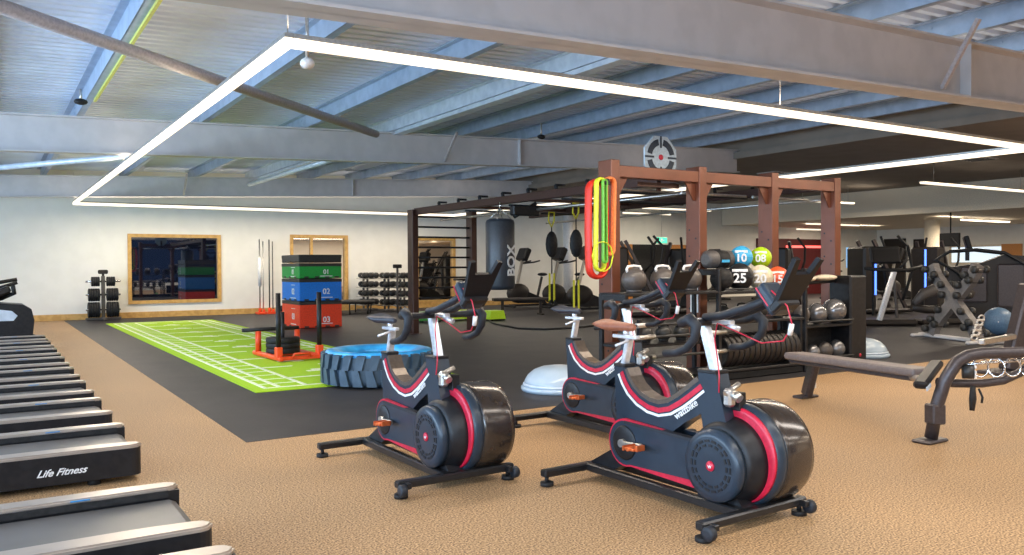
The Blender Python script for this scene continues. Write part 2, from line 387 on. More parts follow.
# ------------------------------------------------------------------ green turf
def turf():
    x0, x1, y0, y1 = 2.24, 4.54, 8.27, 20.55
    t = tag(MB().box(((x0+x1)/2, (y0+y1)/2, .008), (x1-x0, y1-y0, .010)).build('turf_track', 'turf'), 'lime green turf track with white lines in front of the dark window', 'turf track')
    mk = MB(); z = .0145
    def ln(ax, ay, bx, by, w=.045):
        mk.beam((ax, ay, z), (bx, by, z), w, .003)
    for x in (x0+.15, x0+.30, x0+.58, x1-.15, x1-.30, x1-.58): ln(x, y0+.2, x, y1-.2)
    ln(x0+.13, y0+.2, x1-.13, y0+.2); ln(x0+.13, y1-.2, x1-.13, y1-.2)
    k = 0; y = y0+.5
    while y < y1-.3:
        for a, b in ((x0+.15, x0+.58), (x1-.58, x1-.15)): ln(a, y, b, y, .03)
        if k % 3 == 1: ln(x0+.58, y, x0+.98, y, .05); ln(x1-.98, y, x1-.58, y, .05)
        y += .36; k += 1
    for j in range(9):
        yy = 9.6+1.18*j
        mk.box((3.36, yy, z), (.30, .09, .003)); mk.box((3.38, yy+.1, z), (.16, .12, .003))
        mk.box((3.46, yy-.07, z), (.14, .07, .003))
    mk.build('line_markings', 'mark', t)
turf()

# ------------------------------------------------------------------ exercise bikes
def make_bike():
    t = thing('spin_bike', '', 'exercise bike', (0, 0, 0), 0, 'indoor cycles on the tan floor')
    # feet and base
    for nm, y, w in (('front_foot_bar', -.62, .75), ('rear_foot_bar', .55, .82)):
        b = MB().box((0, y, .072), (w, .055, .042), bev=.008).build(nm, 'bar', t); ox = -.03 if y < 0 else 0; b.location.x = ox
        for s in (-1, 1):
            MB().cyl((s*(w/2-.03), y, 0.0), (s*(w/2-.03), y, .022), .038, 16).cyl((s*(w/2-.03), y, .02), (s*(w/2-.03), y, .06), .012, 8).build('levelling_foot', 'matt', b)
        if y < 0:
            for s in (-1, 1):
                MB().lathe([(.010, -.018), (.030, -.018), (.034, -.012), (.034, .012), (.030, .018), (.010, .018)], (ox+s*.36, y-.05, .05), 'X', 20).build('transport_wheel', 'wheel', t)
                MB().box((ox+s*.325, y-.03, .07), (.03, .07, .03), bev=.004).build('wheel_bracket', 'bar', t)
    MB().beam((-.085, .55, .072), (-.085, -.61, .068), .045, .045, .006).beam((.085, .55, .072), (.085, -.61, .068), .045, .045, .006).build('base_rails', 'bar', t)
    MB().prism([(.58, .07), (.54, .10), (.24, .27), (.12, .27), (.12, .20), (.40, .06), (.58, .06)], -.055, .055).build('rear_brace', 'black', t)
    MB().prism([(-.28, .06), (-.60, .06), (-.54, .13), (-.34, .20)], -.06, .06).build('front_bracket', 'black', t)
    # main frame in profile
    val = [(.26, .665), (.235, .62), (.20, .577), (.14, .537), (.07, .512), (0, .505), (-.07, .522), (-.145, .563), (-.215, .61), (-.29, .665)]
    def off(L, d):
        out = []
        for i, (a, b) in enumerate(L):
            p, q = L[max(i-1, 0)], L[min(i+1, len(L)-1)]
            tx, tz = q[0]-p[0], q[1]-p[1]; l = math.hypot(tx, tz)
            out.append((a + tz/l*d, b - tx/l*d))
        return out
    low = [(.33, .45), (.32, .37), (.27, .33), (.20, .32), (.10, .33), (.0, .33), (-.07, .34), (-.12, .385), (-.20, .44), (-.31, .50)]
    fr = MB().strip([(a, b) for a, b in val], low, -.044, .044)
    fr.build('main_frame', 'navy', t)
    MB().prism([(.355, .68), (.27, .68), (.25, .56), (.24, .40), (.24, .28), (.33, .28), (.34, .45)], -.041, .041).build('seat_tube_housing', 'navy', t)
    MB().prism([(-.285, .71), (-.40, .71), (-.46, .50), (-.50, .34), (-.34, .32), (-.30, .52)], -.046, .046).build('front_tube_housing', 'navy', t)
    MB().box((0, .312, .684), (.09, .095, .02), bev=.005).build('seat_collar', 'black', t)
    MB().box((0, -.343, .715), (.10, .125, .02), bev=.005).build('front_collar', 'black', t)
    for s in (-1, 1):
        x0, x1 = (s*.0445, s*.0475)
        MB().strip(off(val, -.020), off(val, -.046), min(x0, x1), max(x0, x1)).build('red_stripe', 'red', t)['label'] = 'crimson curved stripe'
        MB().strip(off(val, -.054), off(val, -.068), min(x0, x1), max(x0, x1)).build('white_stripe', 'white', t)['label'] = 'thin white curved stripe'
    MB().strip(off(val, .022), off(val, -.001), -.046, .046).build('top_cover', 'shell', t)
    tx = text('logo_text', 'wattbike', .052, 'white', t, (-.0495, -.205, .505), (R(90), 0, R(-90)), ext=.001, bold=.0008)
    tx.rotation_euler = (R(90), 0, R(-90)); tx.rotation_mode = 'QUATERNION'
    tx.rotation_quaternion = (Matrix.Rotation(R(-90), 3, 'Z') @ Matrix.Rotation(R(90), 3, 'X') @ Matrix.Rotation(R(33), 3, 'Z')).to_quaternion()
    # crank housing / belt guard
    def guard(r1, r2, c1=(.22, .265), c2=(-.45, .27)):
        P = []
        for i in range(15): a = R(80-190*i/14); P.append((c1[0]+r1*cos(a), c1[1]+r1*sin(a)))
        P += [(-.36, c1[1]-r1+.02-(.03 if r1 > .13 else 0)), (-.45, c1[1]-r1+.06)]
        P += [(-.45, .355), (-.36, .365)]
        return P
    MB().prism(guard(.122, .1), -.088, -.048).build('belt_guard', 'navy', t)
    MB().prism(guard(.133, .1), -.084, -.052).build('guard_red_rim', 'red', t)['label'] = 'crimson rim round the belt guard'
    MB().prism(guard(.122, .1), .048, .075).build('belt_guard', 'navy', t)
    MB().prism([(.22, .388), (-.36, .372), (-.36, .355), (.22, .372)], -.093, -.05).build('guard_ridge', 'wheel', t)
    MB().lathe([(.03, -.004), (.088, -.004), (.096, 0), (.088, .006), (.03, .006)], (-.089, .22, .265), 'X', 32).build('crank_recess', 'black', t)
    for s in (-1, 1):
        cr = MB().beam((s*.11, .22, .265), (s*.115, .22+s*.17, .265-s*.01), .018, .028, .005).cyl((s*.08, .22, .265), (s*.12, .22, .265), .022, 14).build('crank_arm', 'alu', t)
        pz = .265-s*.01; py = .22+s*.17
        MB().cyl((s*.12, py, pz), (s*.225, py, pz), .010, 10).box((s*.175, py, pz), (.08, .075, .014), bev=.003).box((s*.175, py-.045, pz+.008), (.06, .02, .03), bev=.003).box((s*.175, py+.04, pz), (.085, .012, .026)).build('pedal', 'pedal', t)
    # flywheel: small slotted disc on the left side, wide drum behind it
    yc, zc = -.47, .290
    MB().lathe([(.14, .03), (.176, .03), (.180, .0), (.172, -.022), (.14, -.028), (.03, -.028)], (-.10, yc+.03, zc-.02), 'X', 48).build('side_disc', 'navy', t)
    sl = MB()
    for ring, cnt, L in ((.100, 16, .024), (.122, 18, .030)):
        for k in range(cnt):
            a = 2*pi*k/cnt
            q = Matrix.Rotation(a, 3, 'X')
            sl.box((-.129, yc+.03+ring*cos(a), zc-.02+ring*sin(a)), (.004, .012, L), q)
    sl.build('vent_slots', 'black', t)
    hub = MB().lathe([(.002, -.004), (.024, -.004), (.026, .002), (.002, .002)], (-.130, yc+.03, zc-.02), 'X', 20).build('hub_badge', 'red', t)
    hub['label'] = 'small red round badge'
    text('badge_letter', 'w', .035, 'white', hub, (-.1355, yc+.03, zc-.02), (R(90), 0, R(-90)), ext=.0006)
    MB().lathe([(.05, -.075), (.170, -.075), (.19, -.06), (.205, .0), (.225, .04), (.05, .04)], (0, yc+.02, zc-.005), 'X', 56).build('inner_drum', 'black', t)
    MB().lathe([(.05, .03), (.232, .03), (.252, .045), (.256, .075), (.25, .10), (.05, .10)], (0, yc, zc+.02), 'X', 64).build('drum_collar', 'navy', t)
    MB().lathe([(.214, .022), (.234, .022), (.238, .034), (.214, .034)], (0, yc, zc+.02), 'X', 64).build('drum_red_ring', 'red', t)['label'] = 'crimson ring on the flywheel drum'
    MB().lathe([(.05, .095), (.252, .095), (.258, .12), (.256, .27), (.245, .305), (.20, .315), (.05, .315)], (0, yc, zc+.02), 'X', 64).build('flywheel_drum', 'gloss', t)
    # saddle
    MB().beam((0, .318, .66), (0, .27, .835), .045, .034, .006).build('seat_post', 'silver', t)
    MB().box((0, .30, .845), (.035, .20, .022), bev=.005).cyl((-.02, .25, .83), (-.10, .28, .80), .008, 8).cyl((0, .30, .85), (0, .30, .885), .018, 10).build('seat_slider', 'silver', t)
    pr = [(.505, .080, .015), (.475, .085, .028), (.42, .076, .030), (.36, .045, .028), (.30, .028, .026), (.245, .022, .022), (.225, .010, .012)]
    mb = MB(); rings = []
    for y, wd, h in pr:
        ring = []
        for k in range(16):
            a = 2*pi*k/16; ring.append(mb.bm.verts.new((wd*cos(a), y, .90+h*sin(a)+(.01 if y > .44 else 0))))
        rings.append(ring)
    for i in range(len(rings)-1):
        for k in range(16):
            f = mb.bm.faces.new((rings[i][k], rings[i][(k+1) % 16], rings[i+1][(k+1) % 16], rings[i+1][k])); f.smooth = True
    mb.bm.faces.new(rings[0]); mb.bm.faces.new(rings[-1][::-1])
    mb.build('saddle', 'saddle', t)
    MB().sphere((0, .50, .905), .03, 12, (2.2, .6, .55)).build('saddle_tail', 'orange', t)['label'] = 'reddish tail end of the saddle'
    # handlebars
    MB().beam((0, -.375, .68), (0, -.285, .955), .045, .05, .006).build('handlebar_post', 'silver', t)
    MB().box((0, -.35, .965), (.045, .24, .024), bev=.006).cyl((0, -.44, .95), (.03, -.49, .93), .016, 10).build('handlebar_slider', 'silver', t)
    MB().box((-.03, -.475, .60), (.05, .05, .09), bev=.012).cyl((-.06, -.475, .62), (.04, -.475, .66), .014, 10).cyl((-.03, -.50, .62), (-.03, -.54, .60), .022, 12).build('adjust_knob', 'alu', t)
    for s in (-1, 1):
        pts = [(0, -.34, .965), (s*.12, -.34, .962), (s*.20, -.345, .962), (s*.235, -.36, .97), (s*.245, -.42, .99), (s*.245, -.46, .96), (s*.245, -.45, .90), (s*.245, -.40, .85), (s*.245, -.33, .822), (s*.245, -.25, .812)]
        MB().tube(pts, [.019, .019, .021, .026, .03, .027, .022, .02, .02, .019], 12).build('drop_bar', 'wheel', t)
        MB().tube([(s*.055, -.34, .985), (s*.055, -.45, 1.0), (s*.05, -.60, 1.045), (s*.045, -.72, 1.09)], [.022, .021, .02, .018], 12).build('aero_bar', 'wheel', t)
    q = Matrix.Rotation(R(-40), 3, 'X')
    MB().box((0, -.72, 1.09), (.13, .07, .16), q, .018, 2).build('display_mount', 'navy', t)
    MB().box((-.068, -.70, 1.10), (.004, .008, .11), q, .002).build('mount_red_edge', 'red', t)
    # tablet cradle with two raised horns
    mb = MB().prism([(-.07, -.02), (.07, -.02), (.10, .24), (.07, .245), (.05, .165), (-.05, .165), (-.07, .245), (-.10, .24)], -.012, .012, 'Y')
    bmesh.ops.transform(mb.bm, matrix=Matrix.Translation((0, -.775, 1.07)) @ Matrix.Rotation(R(32), 4, 'X'), verts=mb.bm.verts[:])
    mb.build('tablet_cradle', 'screen', t)
    MB().box((0, -.775, 1.06), (.15, .07, .04), q, .008).build('cradle_shelf', 'black', t)
    MB().tube([(-.05, -.74, 1.13), (-.04, -.82, 1.06), (-.03, -.84, .97), (-.03, -.79, .90), (-.02, -.66, .88), (-.01, -.50, .925), (-.03, -.40, .96), (-.035, -.385, .88), (-.035, -.405, .78), (-.04, -.42, .70), (-.055, -.43, .62)], .0035, 6).build('sensor_cable', 'red', t)['label'] = 'red looping cable'
    MB().cyl((-.032, -.838, .98), (-.03, -.825, .93), .012, 10).build('cable_plug', 'white', t)
    MB().box((.04, -.47, .575), (.05, .06, .09), bev=.004).build('bottle_clip', 'black', t)
    return t
bk = make_bike()
bk['label'] = 'dark slate indoor bike with brown saddle, nearest and largest of three'
bk.location = (3.07, 3.3, 0); bk.rotation_euler = (0, 0, R(2))
b2 = dup(bk, 'leftmost of the three indoor bikes, standing in front of the blue tyre', (2.24, 4.7, 0), R(1))
b3 = dup(bk, 'indoor bike partly hidden behind the nearest one, beside the pale dome', (3.84, 4.82, 0), R(1.5))
for ch in bk.children:
    if ch.name.startswith('saddle'):
        me = ch.data.copy(); me.materials.clear(); me.materials.append(M['saddle_tan']); ch.data = me; ch['label'] = 'brown worn saddle'

# ------------------------------------------------------------------ treadmills
def make_treadmill():
    t = thing('treadmill', '', 'treadmill', (0, 0, 0), 0, 'row of treadmills along the left')
    L = 2.05; w = .84
    # local: rear end at x=0, front at x=-L; y from -w/2 to w/2
    for s in (-1, 1):
        y0, y1 = sorted((s*(w/2), s*(w/2-.115)))
        P = [(-L, y0)] + ([(-.055+.055*sin(R(a)), y0+.055-.055*cos(R(a))) for a in (0, 22, 45, 68, 90)] + [(0, y1)] if s < 0 else [(0, y0)] + [(-.055+.055*cos(R(a)), y1-.055+.055*sin(R(a))) for a in (0, 22, 45, 68, 90)]) + [(-L, y1)]
        MB().prism(P, .035, .195, 'Z').build('side_frame', 'black', t)
        yy0, yy1 = y0+.004, y1-.004
        P = [(-L+.02, yy0), (-.05, yy0), (-.02, yy0+.012), (.004, (yy0+yy1)/2), (-.02, yy1-.012), (-.05, yy1), (-.22, yy1), (-.32, yy1-.02*s if s < 0 else yy0+.02+ (yy1-yy0-.02)), (-L+.02, yy1)]
        cap = MB().prism(P, .195, .215, 'Z'); bmesh.ops.bevel(cap.bm, geom=[e for e in cap.bm.edges if all(v.co.z > .21 for v in e.verts)], offset=.008, segments=2, affect='EDGES')
        cap.build('foot_rail', 'cap', t)
        MB().box((-L/2, s*(w/2-.125), .185), (L-.1, .012, .03)).build('belt_edge', 'matt', t)
        MB().box((-.42, s*(w/2-.124), .2105), (.08, .012, .004)).build('belt_marker', 'blue_panel', t)
        MB().box((-1.75, s*(w/2-.06), .75), (.07, .05, 1.1), bev=.01).build('upright', 'grey', t)
        MB().tube([(-1.75, s*(w/2-.06), 1.1), (-1.45, s*(w/2-.06), 1.08), (-1.2, s*(w/2-.06), 1.0)], .022, 10).build('handrail', 'matt', t)
    b = MB().prism([(-L+.25, .160), (-.05, .160), (-.02, .145), (-.01, .12), (-.02, .095), (-.05, .085), (-L+.25, .085)], -w/2+.132, w/2-.132, 'Y')
    b.build('running_belt', 'belt', t)
    MB().box((-.03, 0, .055), (.05, w-.22, .04), bev=.01).build('rear_roller_guard', 'black', t)
    MB().prism([(-L-.12, .03), (-L-.12, .12), (-L-.02, .26), (-L+.32, .25), (-L+.38, .17), (-L+.38, .03)], -w/2+.02, w/2-.02, 'Y').build('motor_hood', 'dark', t)
    MB().box((-1.80, 0, 1.28), (.08, .78, .30), rot('Y', -25), .02).build('console', 'black', t)
    MB().box((-1.755, 0, 1.30), (.01, .48, .22), rot('Y', -25)).build('screen', 'screen', t)
    for sx in (-.25, -1.85):
        for s in (-1, 1): MB().cyl((sx, s*(w/2-.06), 0), (sx, s*(w/2-.06), .04), .035, 14).build('foot', 'matt', t)
    text('logo_text', 'Life Fitness', .055, 'white', t, (-.42, -w/2-.002, .105), (R(90), 0, 0), shear=.5, ext=.001, bold=.001)
    return t
td = make_treadmill(); ys = [2.77, 3.85, 5.69, 7.0, 8.22, 9.46, 10.7, 11.95, 13.2, 14.45]
names = ['treadmill nearest the camera, only the rounded rail end showing', 'second treadmill from the camera, its belt end fully in view',
  'treadmill with the whole slanted white brand lettering on its black side', 'fourth treadmill from the camera in the row on the left', 'fifth treadmill from the camera in the row on the left',
  'sixth treadmill from the camera in the row on the left', 'seventh treadmill from the camera in the row on the left', 'eighth treadmill from the camera in the row on the left',
  'ninth treadmill, next to last before the rounded black machine', 'last treadmill, right in front of the rounded black machine']
for k, y in enumerate(ys):
    o = td if k == 0 else copy_tree(td)
    o['label'] = names[k]; o.location = (.76, y, .0)
# cardio machine at the end of the row
t = thing('stair_climber', 'black rounded cardio machine with pale side panel behind the treadmill row', 'cardio machine', (0, 16.2, 0))
MB().prism([(-1.2, .02), (.62, .02), (.66, .40), (.62, .58), (.50, .66), (.1, .70), (-1.2, .72)], -.35, .35, 'Y').build('shroud', 'black', t)
MB().prism([(-.8, .40), (.36, .40), (.42, .48), (.34, .56), (.1, .60), (-.8, .62)], -.358, -.35, 'Y').build('side_panel', 'purlin_white', t)
MB().tube([(-.6, -.3, .7), (-.2, -.3, .95), (.1, -.3, 1.02), (.42, -.3, 1.08)], .03, 10).build('handle', 'matt', t)
MB().tube([(-.6, .3, .7), (-.1, .3, .88), (.2, .3, .94), (.44, .3, 1.02)], .03, 10).build('handle', 'matt', t)
MB().box((.1, 0, .82), (.5, .5, .12), rot('Y', -25), .03).build('console', 'dark', t)
MB().tube([(-.2, 0, .7), (.2, 0, .76), (.38, -.2, .85), (.36, -.25, .97)], .035, 10).build('grip', 'matt', t)
MB().box((.45, 0, .06), (.5, .74, .12), bev=.02).build('base', 'matt', t)

# ------------------------------------------------------------------ plate tree at the back wall
def plate_tree():
    x, y = 2.36, 22.05
    t = thing('plate_tree', 'grey weight plate tree standing by the pale back wall', 'weight rack', (x, y, 0))
    MB().box((0, 0, .04), (.78, .07, .06), bev=.01).box((0, -.0, .04), (.08, .55, .06), bev=.01).build('base', 'grey', t)
    MB().box((0, 0, .56), (.08, .07, 1.02), bev=.008).build('upright', 'grey', t)
    for z in (.26, .62, .94):
        for s in (-1, 1): MB().cyl((s*.04, 0, z), (s*.38, 0, z), .022, 12).build('peg', 'chrome', t)
    tag(MB().box((x, y, 1.17), (.22, .05, .10), bev=.02).box((x, y, 1.08), (.05, .05, .10)).build('rack_sign', 'dark'), 'small dark sign block topping the weight plate tree', 'sign')
    first = None; k = 0
    for z, r, n_, w in ((.26, .185, 5, .052), (.62, .155, 5, .05), (.94, .115, 4, .046)):
        for s in (-1, 1):
            for j in range(n_):
                xx = x+s*(.075+j*w+w/2)
                if first is None or first[1] != r:
                    p = MB().lathe([(.026, -w*.4), (r*.93, -w*.46), (r, -w*.36), (r, w*.36), (r*.93, w*.46), (.026, w*.4)], (0, 0, 0), 'X', 28).build('weight_plate', 'matt')
                    first = (p, r)
                else:
                    p = first[0].copy(); C.objects.link(p)
                p.location = (xx, y, z)
                tier = {.26: 'bottom', .62: 'middle', .94: 'top'}[z]
                tag(p, 'black bumper plate, %s from the post on the %s %s peg of the plate tree' % (('first', 'second', 'third', 'fourth', 'fifth')[j], tier, 'left' if s < 0 else 'right'), 'weight plate', 'plates on the %s %s peg' % (tier, 'left' if s < 0 else 'right'))
plate_tree()
# body bars in floor stands by the wall
for k, (x, y, l) in enumerate(((6.15, 22.2, 'thin pale pole left of the pair leaning upright at the wall'), (6.42, 22.25, 'thin dark pole right of the pair upright at the wall'))):
    t = thing('exercise_pole', l, 'pole', (x, y, .003), 0, 'poles at the back wall')
    MB().cyl((0, 0, .06), (0, 0, 2.0), .018, 10).cyl((.09, 0, .06), (.09, 0, 1.95), .014, 10).build('pole', 'alu' if k == 0 else 'iron', t)
    MB().box((.03, 0, .03), (.24, .3, .06), bev=.01).cyl((.0, 0, .05), (0, 0, .16), .045, 12).cyl((.1, 0, .05), (.1, 0, .13), .035, 12).build('stand', 'orange', t)
    if k == 0: MB().cyl((0, 0, .75), (0, 0, 1.5), .05, 12).build('sleeve', 'white', t)
t = thing('round_stand', 'small dark round weight on red base beside the upright poles', 'weight', (6.75, 22.2, .003))
MB().cyl((0, 0, 0), (0, 0, .05), .12, 20).build('base', 'orange', t); MB().sphere((0, 0, .13), .09, 16).build('weight', 'matt', t)

# ------------------------------------------------------------------ plyo boxes (foam), stacked
def plyo(label, z, h, m, num):
    x0, x1, y0, y1 = 5.33, 6.24, 16.4, 17.55
    t = thing('plyo_box', label, 'plyo box', ((x0+x1)/2, (y0+y1)/2, z), 0, 'stack of foam jump boxes')
    W, D = x1-x0, y1-y0
    MB().box((0, 0, h/2), (W, D, h-.012), bev=.018, seg=2).build('body', m, t)
    MB().box((0, 0, h-.04), (W+.006, D+.006, .075), bev=.01).build('lid_band', 'pbox_black', t)
    dk = MB()
    for sx in (-.3, -.08, .14, .34): dk.box((sx*W*1.1, -D/2-.001, .03), (.09, .012, .035))
    for sy in (-.3, 0, .3): dk.box((-W/2-.001, sy*D, .03), (.012, .12, .035))
    dk.build('strap_slots', 'pbox_black', t)
    if num:
        s = .16 if h > .35 else .13
        text('number', num, s, 'white', t, (.12, -D/2-.004, h*.42 if h < .5 else h*.30), (R(90), 0, 0), ext=.002, bold=.002)
        MB().box((.12, -D/2-.003, h*.16), (.26, .004, .015)).build('small_print', 'white', t)
        text('side_number', num, s*1.1, 'white', t, (-W/2-.004, -.2, h*.42), (R(90), 0, R(-90)), ext=.002, bold=.003)
        MB().box((-W/2-.003, -.2, h*.14), (.004, .34, .018)).box((-W/2-.003, -.2, h*.72), (.004, .24, .012)).build('side_print', 'white', t)
plyo('red foam jump box number 03 at the bottom of the stack', .003, .55, 'pbox_red', '03')
plyo('blue foam jump box number 02 on the red box', .555, .46, 'pbox_blue', '02')
plyo('green foam jump box number 01 on the blue box', 1.017, .32, 'pbox_green', '01')
plyo('thin black foam jump box on top of the green one', 1.34, .17, 'pbox_black', '')

# ------------------------------------------------------------------ sled
def sled():
    t = thing('prowler_sled', 'orange push sled with black upright poles on the green turf', 'sled', (3.48, 11.22, .014), R(2))
    for s in (-1, 1):
        MB().box((s*.28, 0, .04), (.07, 1.15, .06), bev=.015).build('skid', 'orange', t)
        MB().box((s*.28, -.45, .12), (.085, .10, .14), bev=.01).build('pole_socket', 'orange', t)
        MB().cyl((s*.28, -.45, .12), (s*.28, -.45, .90), .032, 16).build('push_pole', 'black', t)
        MB().cyl((s*.28, .40, .06), (s*.28, .40, .35), .04, 14).build('rear_post', 'orange', t)
    MB().box((0, -.50, .04), (.56, .08, .05), bev=.01).box((0, .1, .04), (.56, .25, .03), bev=.005).build('cross_plate', 'orange', t)
    MB().tube([(-.12, -.545, .05), (-.10, -.56, .10), (.10, -.56, .10), (.12, -.545, .05)], .016, 8).build('tow_handle', 'orange', t)
    MB().cyl((-.50, .40, .37), (.30, .40, .37), .028, 14).build('rear_crossbar', 'black', t)
    MB().cyl((-.03, .12, .05), (-.03, .12, .62), .028, 14).build('weight_horn', 'black', t)
    for k in range(3):
        tag(MB().lathe([(.035, 0), (.22, 0), (.228, .012), (.228, .058), (.22, .07), (.035, .07)], (0, 0, 0), 'Z', 36).build('weight_plate', 'matt', loc=(3.45, 11.34, .07+.072*k)),
            'black weight plate lying on the sled, %s of three' % ('bottom', 'middle', 'top')[k], 'weight plate', 'plates stacked on the sled')
sled()
# ------------------------------------------------------------------ tyre
def tyre():
    cx, cy, z, R0, h = 3.58, 8.32, .017, .60, .34
    t = thing('tractor_tyre', 'big tractor tyre lying flat, its top painted bright blue', 'tyre', (cx, cy, z))
    prof = [(R0*.62, .03), (R0*.9, .0), (R0*.985, .02), (R0, .06), (R0, h-.06), (R0*.985, h-.02), (R0*.94, h-.005)]
    mb = MB(); n_ = 72; rings = []
    full = [(R0*.60, .04), (R0*.9, .0), (R0*.965, .03), (R0*.97, .06), (R0*.97, h-.06), (R0*.965, h-.03), (R0*.92, h-.008), (R0*.9, h-.012), (R0*.6, h-.05)]
    for r_, z_ in full:
        rings.append([mb.bm.verts.new((r_*cos(2*pi*k/n_), r_*sin(2*pi*k/n_), z_)) for k in range(n_)])
    for i in range(len(rings)):
        a, b = rings[i], rings[(i+1) % len(rings)]
        for k in range(n_):
            f = mb.bm.faces.new((a[k], a[(k+1) % n_], b[(k+1) % n_], b[k])); f.smooth = True
    mb.build('carcass', 'tyre', t)
    lug = MB(); N = 26
    for k in range(N):
        a = 2*pi*k/N
        for half, dz in ((0, 0), (1, h/2)):
            a0 = a + (pi/N if half else 0)
            pts = [(0, 0), (.10, 0), (.055, h/2+.01), (-.015, h/2+.01)] if not half else [(-.0, 0), (.07, 0), (.10, h/2-.01), (.02, h/2-.01)]
            if half: pts = [(-.055+.0, -.0), (.02, 0), (.06, h/2-.012), (-.03, h/2-.012)]
            A, B = [], []
            for (u, v) in pts:
                an = a0+u/R0; zz = .008+dz+v*.96
                A.append(lug.bm.verts.new((.955*R0*cos(an), .955*R0*sin(an), zz)))
                B.append(lug.bm.verts.new((1.035*R0*cos(an), 1.035*R0*sin(an), zz+(.006 if v == 0 and not half else -.006 if v and half else 0))))
            for i in range(4): lug.bm.faces.new((A[i], A[(i+1) % 4], B[(i+1) % 4], B[i]))
            lug.bm.faces.new(A[::-1]); lug.bm.faces.new(B)
    lug.build('tread_lugs', 'tyre', t)
    top = MB(); prof = [(R0*.975, h-.035), (R0*.93, h+.002), (R0*.86, h+.012), (R0*.72, h+.004), (R0*.60, h-.035), (R0*.58, h-.07), (R0*.62, h-.09), (R0*.9, h-.06)]
    rings = [[top.bm.verts.new((r_*cos(2*pi*k/n_), r_*sin(2*pi*k/n_), z_)) for k in range(n_)] for r_, z_ in prof]
    for i in range(len(rings)):
        a, b = rings[i], rings[(i+1) % len(rings)]
        for k in range(n_):
            f = top.bm.faces.new((a[k], a[(k+1) % n_], b[(k+1) % n_], b[k])); f.smooth = True
    s = top.build('painted_sidewall', 'tyre_top', t); s['label'] = 'bright blue painted top sidewall'
tyre()
# ------------------------------------------------------------------ balance domes
def dome(label, x, y, r=.38):
    t = thing('balance_dome', label, 'balance trainer', (x, y, .003), 0, 'half-ball balance trainers')
    MB().lathe([(.05, 0), (r*.97, 0), (r, .02), (r, .04), (r*.96, .05), (.05, .05)], (0, 0, 0), 'Z', 48).build('platform', 'dome', t)
    MB().lathe([(r*.93, .045), (r*.90, .10), (r*.82, .155), (r*.66, .205), (r*.45, .235), (r*.22, .248), (.01, .252)], (0, 0, 0), 'Z', 48).build('dome', 'dome', t)
    MB().lathe([(r*.925, .052), (r*.95, .058), (r*.945, .072), (r*.915, .078)], (0, 0, 0), 'Z', 48).build('rim_seam', 'purlin_white', t)
dome('pale blue half ball on black floor between the left and middle bikes', 4.83, 6.72)
dome('pale half ball beside the dark end panel of the ball rack', 9.95, 6.85, .36)

# ------------------------------------------------------------------ rig
def rig():
    t = thing('training_rig', 'large copper brown steel training rig on the black floor', 'training rig')
    Y0 = 6.83; ztop = 2.36
    def post(x, y, z1, m='copper'):
        p = MB().box((x, y, z1/2+.003), (.12, .22, z1), bev=.006)
        p = p.build('post', m, t)
        b = MB()
        for z in [.35+.3*k for k in range(int((z1-.6)/.3))]:
            b.cyl((x-.064, y-.05, z), (x-.055, y-.05, z), .012, 8).cyl((x-.064, y+.05, z+.1), (x-.055, y+.05, z+.1), .012, 8)
        b.build('bolts', 'black', p)
        MB().box((x, y, .0095), (.2, .3, .012)).build('foot_plate', m, p)
    for x in (5.58, 6.86, 8.08, 9.28): post(x, Y0, ztop)
    for a, b in ((5.64, 6.80), (6.92, 8.02), (8.14, 9.22)):
        MB().box(((a+b)/2, Y0-.05, 2.245), (b-a, .1, .125), bev=.005).build('top_beam', 'copper', t)
        for s, x in ((1, a), (-1, b)):
            MB().prism([(x, 2.185), (x+s*.16, 2.185), (x+s*.03, 1.98), (x, 1.98)], Y0-.045, Y0-.03, 'Y').build('gusset', 'copper', t)
        MB().cyl((a, Y0+.3, 2.1), (b, Y0+.3, 2.1), .017, 10).build('pull_up_bar', 'alu', t)
    post(6.68, 13.9, 2.30, 'maroon'); post(7.93, 13.9, 2.30, 'maroon')
    for k in range(9): MB().cyl((6.74, 13.9, .66+.19*k), (7.87, 13.9, .66+.19*k), .018, 10).build('ladder_rung', 'black', t)
    for x, m in ((6.86, 'maroon'), (9.28, 'maroon')):
        MB().beam((x, 6.9, 2.27), (x-.13 if x < 7 else x, 13.85, 2.27), .10, .12, .005).build('side_beam', m, t)
        MB().cyl((x+.3, 6.95, 2.12), (x+.35, 13.8, 2.12), .02, 10).build('side_rail', 'alu', t)
        for k in range(9):
            y = 7.4+.72*k
            MB().cyl((x-.01, y, 2.33), (x-.02, y, 2.40), .028, 10).cyl((x-.03, y, 2.40), (x+.14, y, 2.40), .018, 8).build('grip_peg', 'black', t)
    for y in (8.2, 9.5, 10.9, 12.3): MB().cyl((6.9, y, 2.2), (9.25, y, 2.2), .017, 10).build('pull_up_bar', 'black', t)
    for y in (9.0, 10.8, 12.6): MB().box((8.07, y, 2.29), (2.3, .05, .05)).build('cross_beam', 'maroon', t)
    MB().box((7.0, 10.6, 2.10), (.5, .12, .16), bev=.02).cyl((6.8, 10.6, 2.0), (7.2, 10.6, 2.22), .03, 10).build('bag_bracket', 'black', t)
    s = MB().box((6.32, Y0+.05, 2.14), (.62, .02, .05)).build('name_plate', 'maroon', t)
    return t
rig()
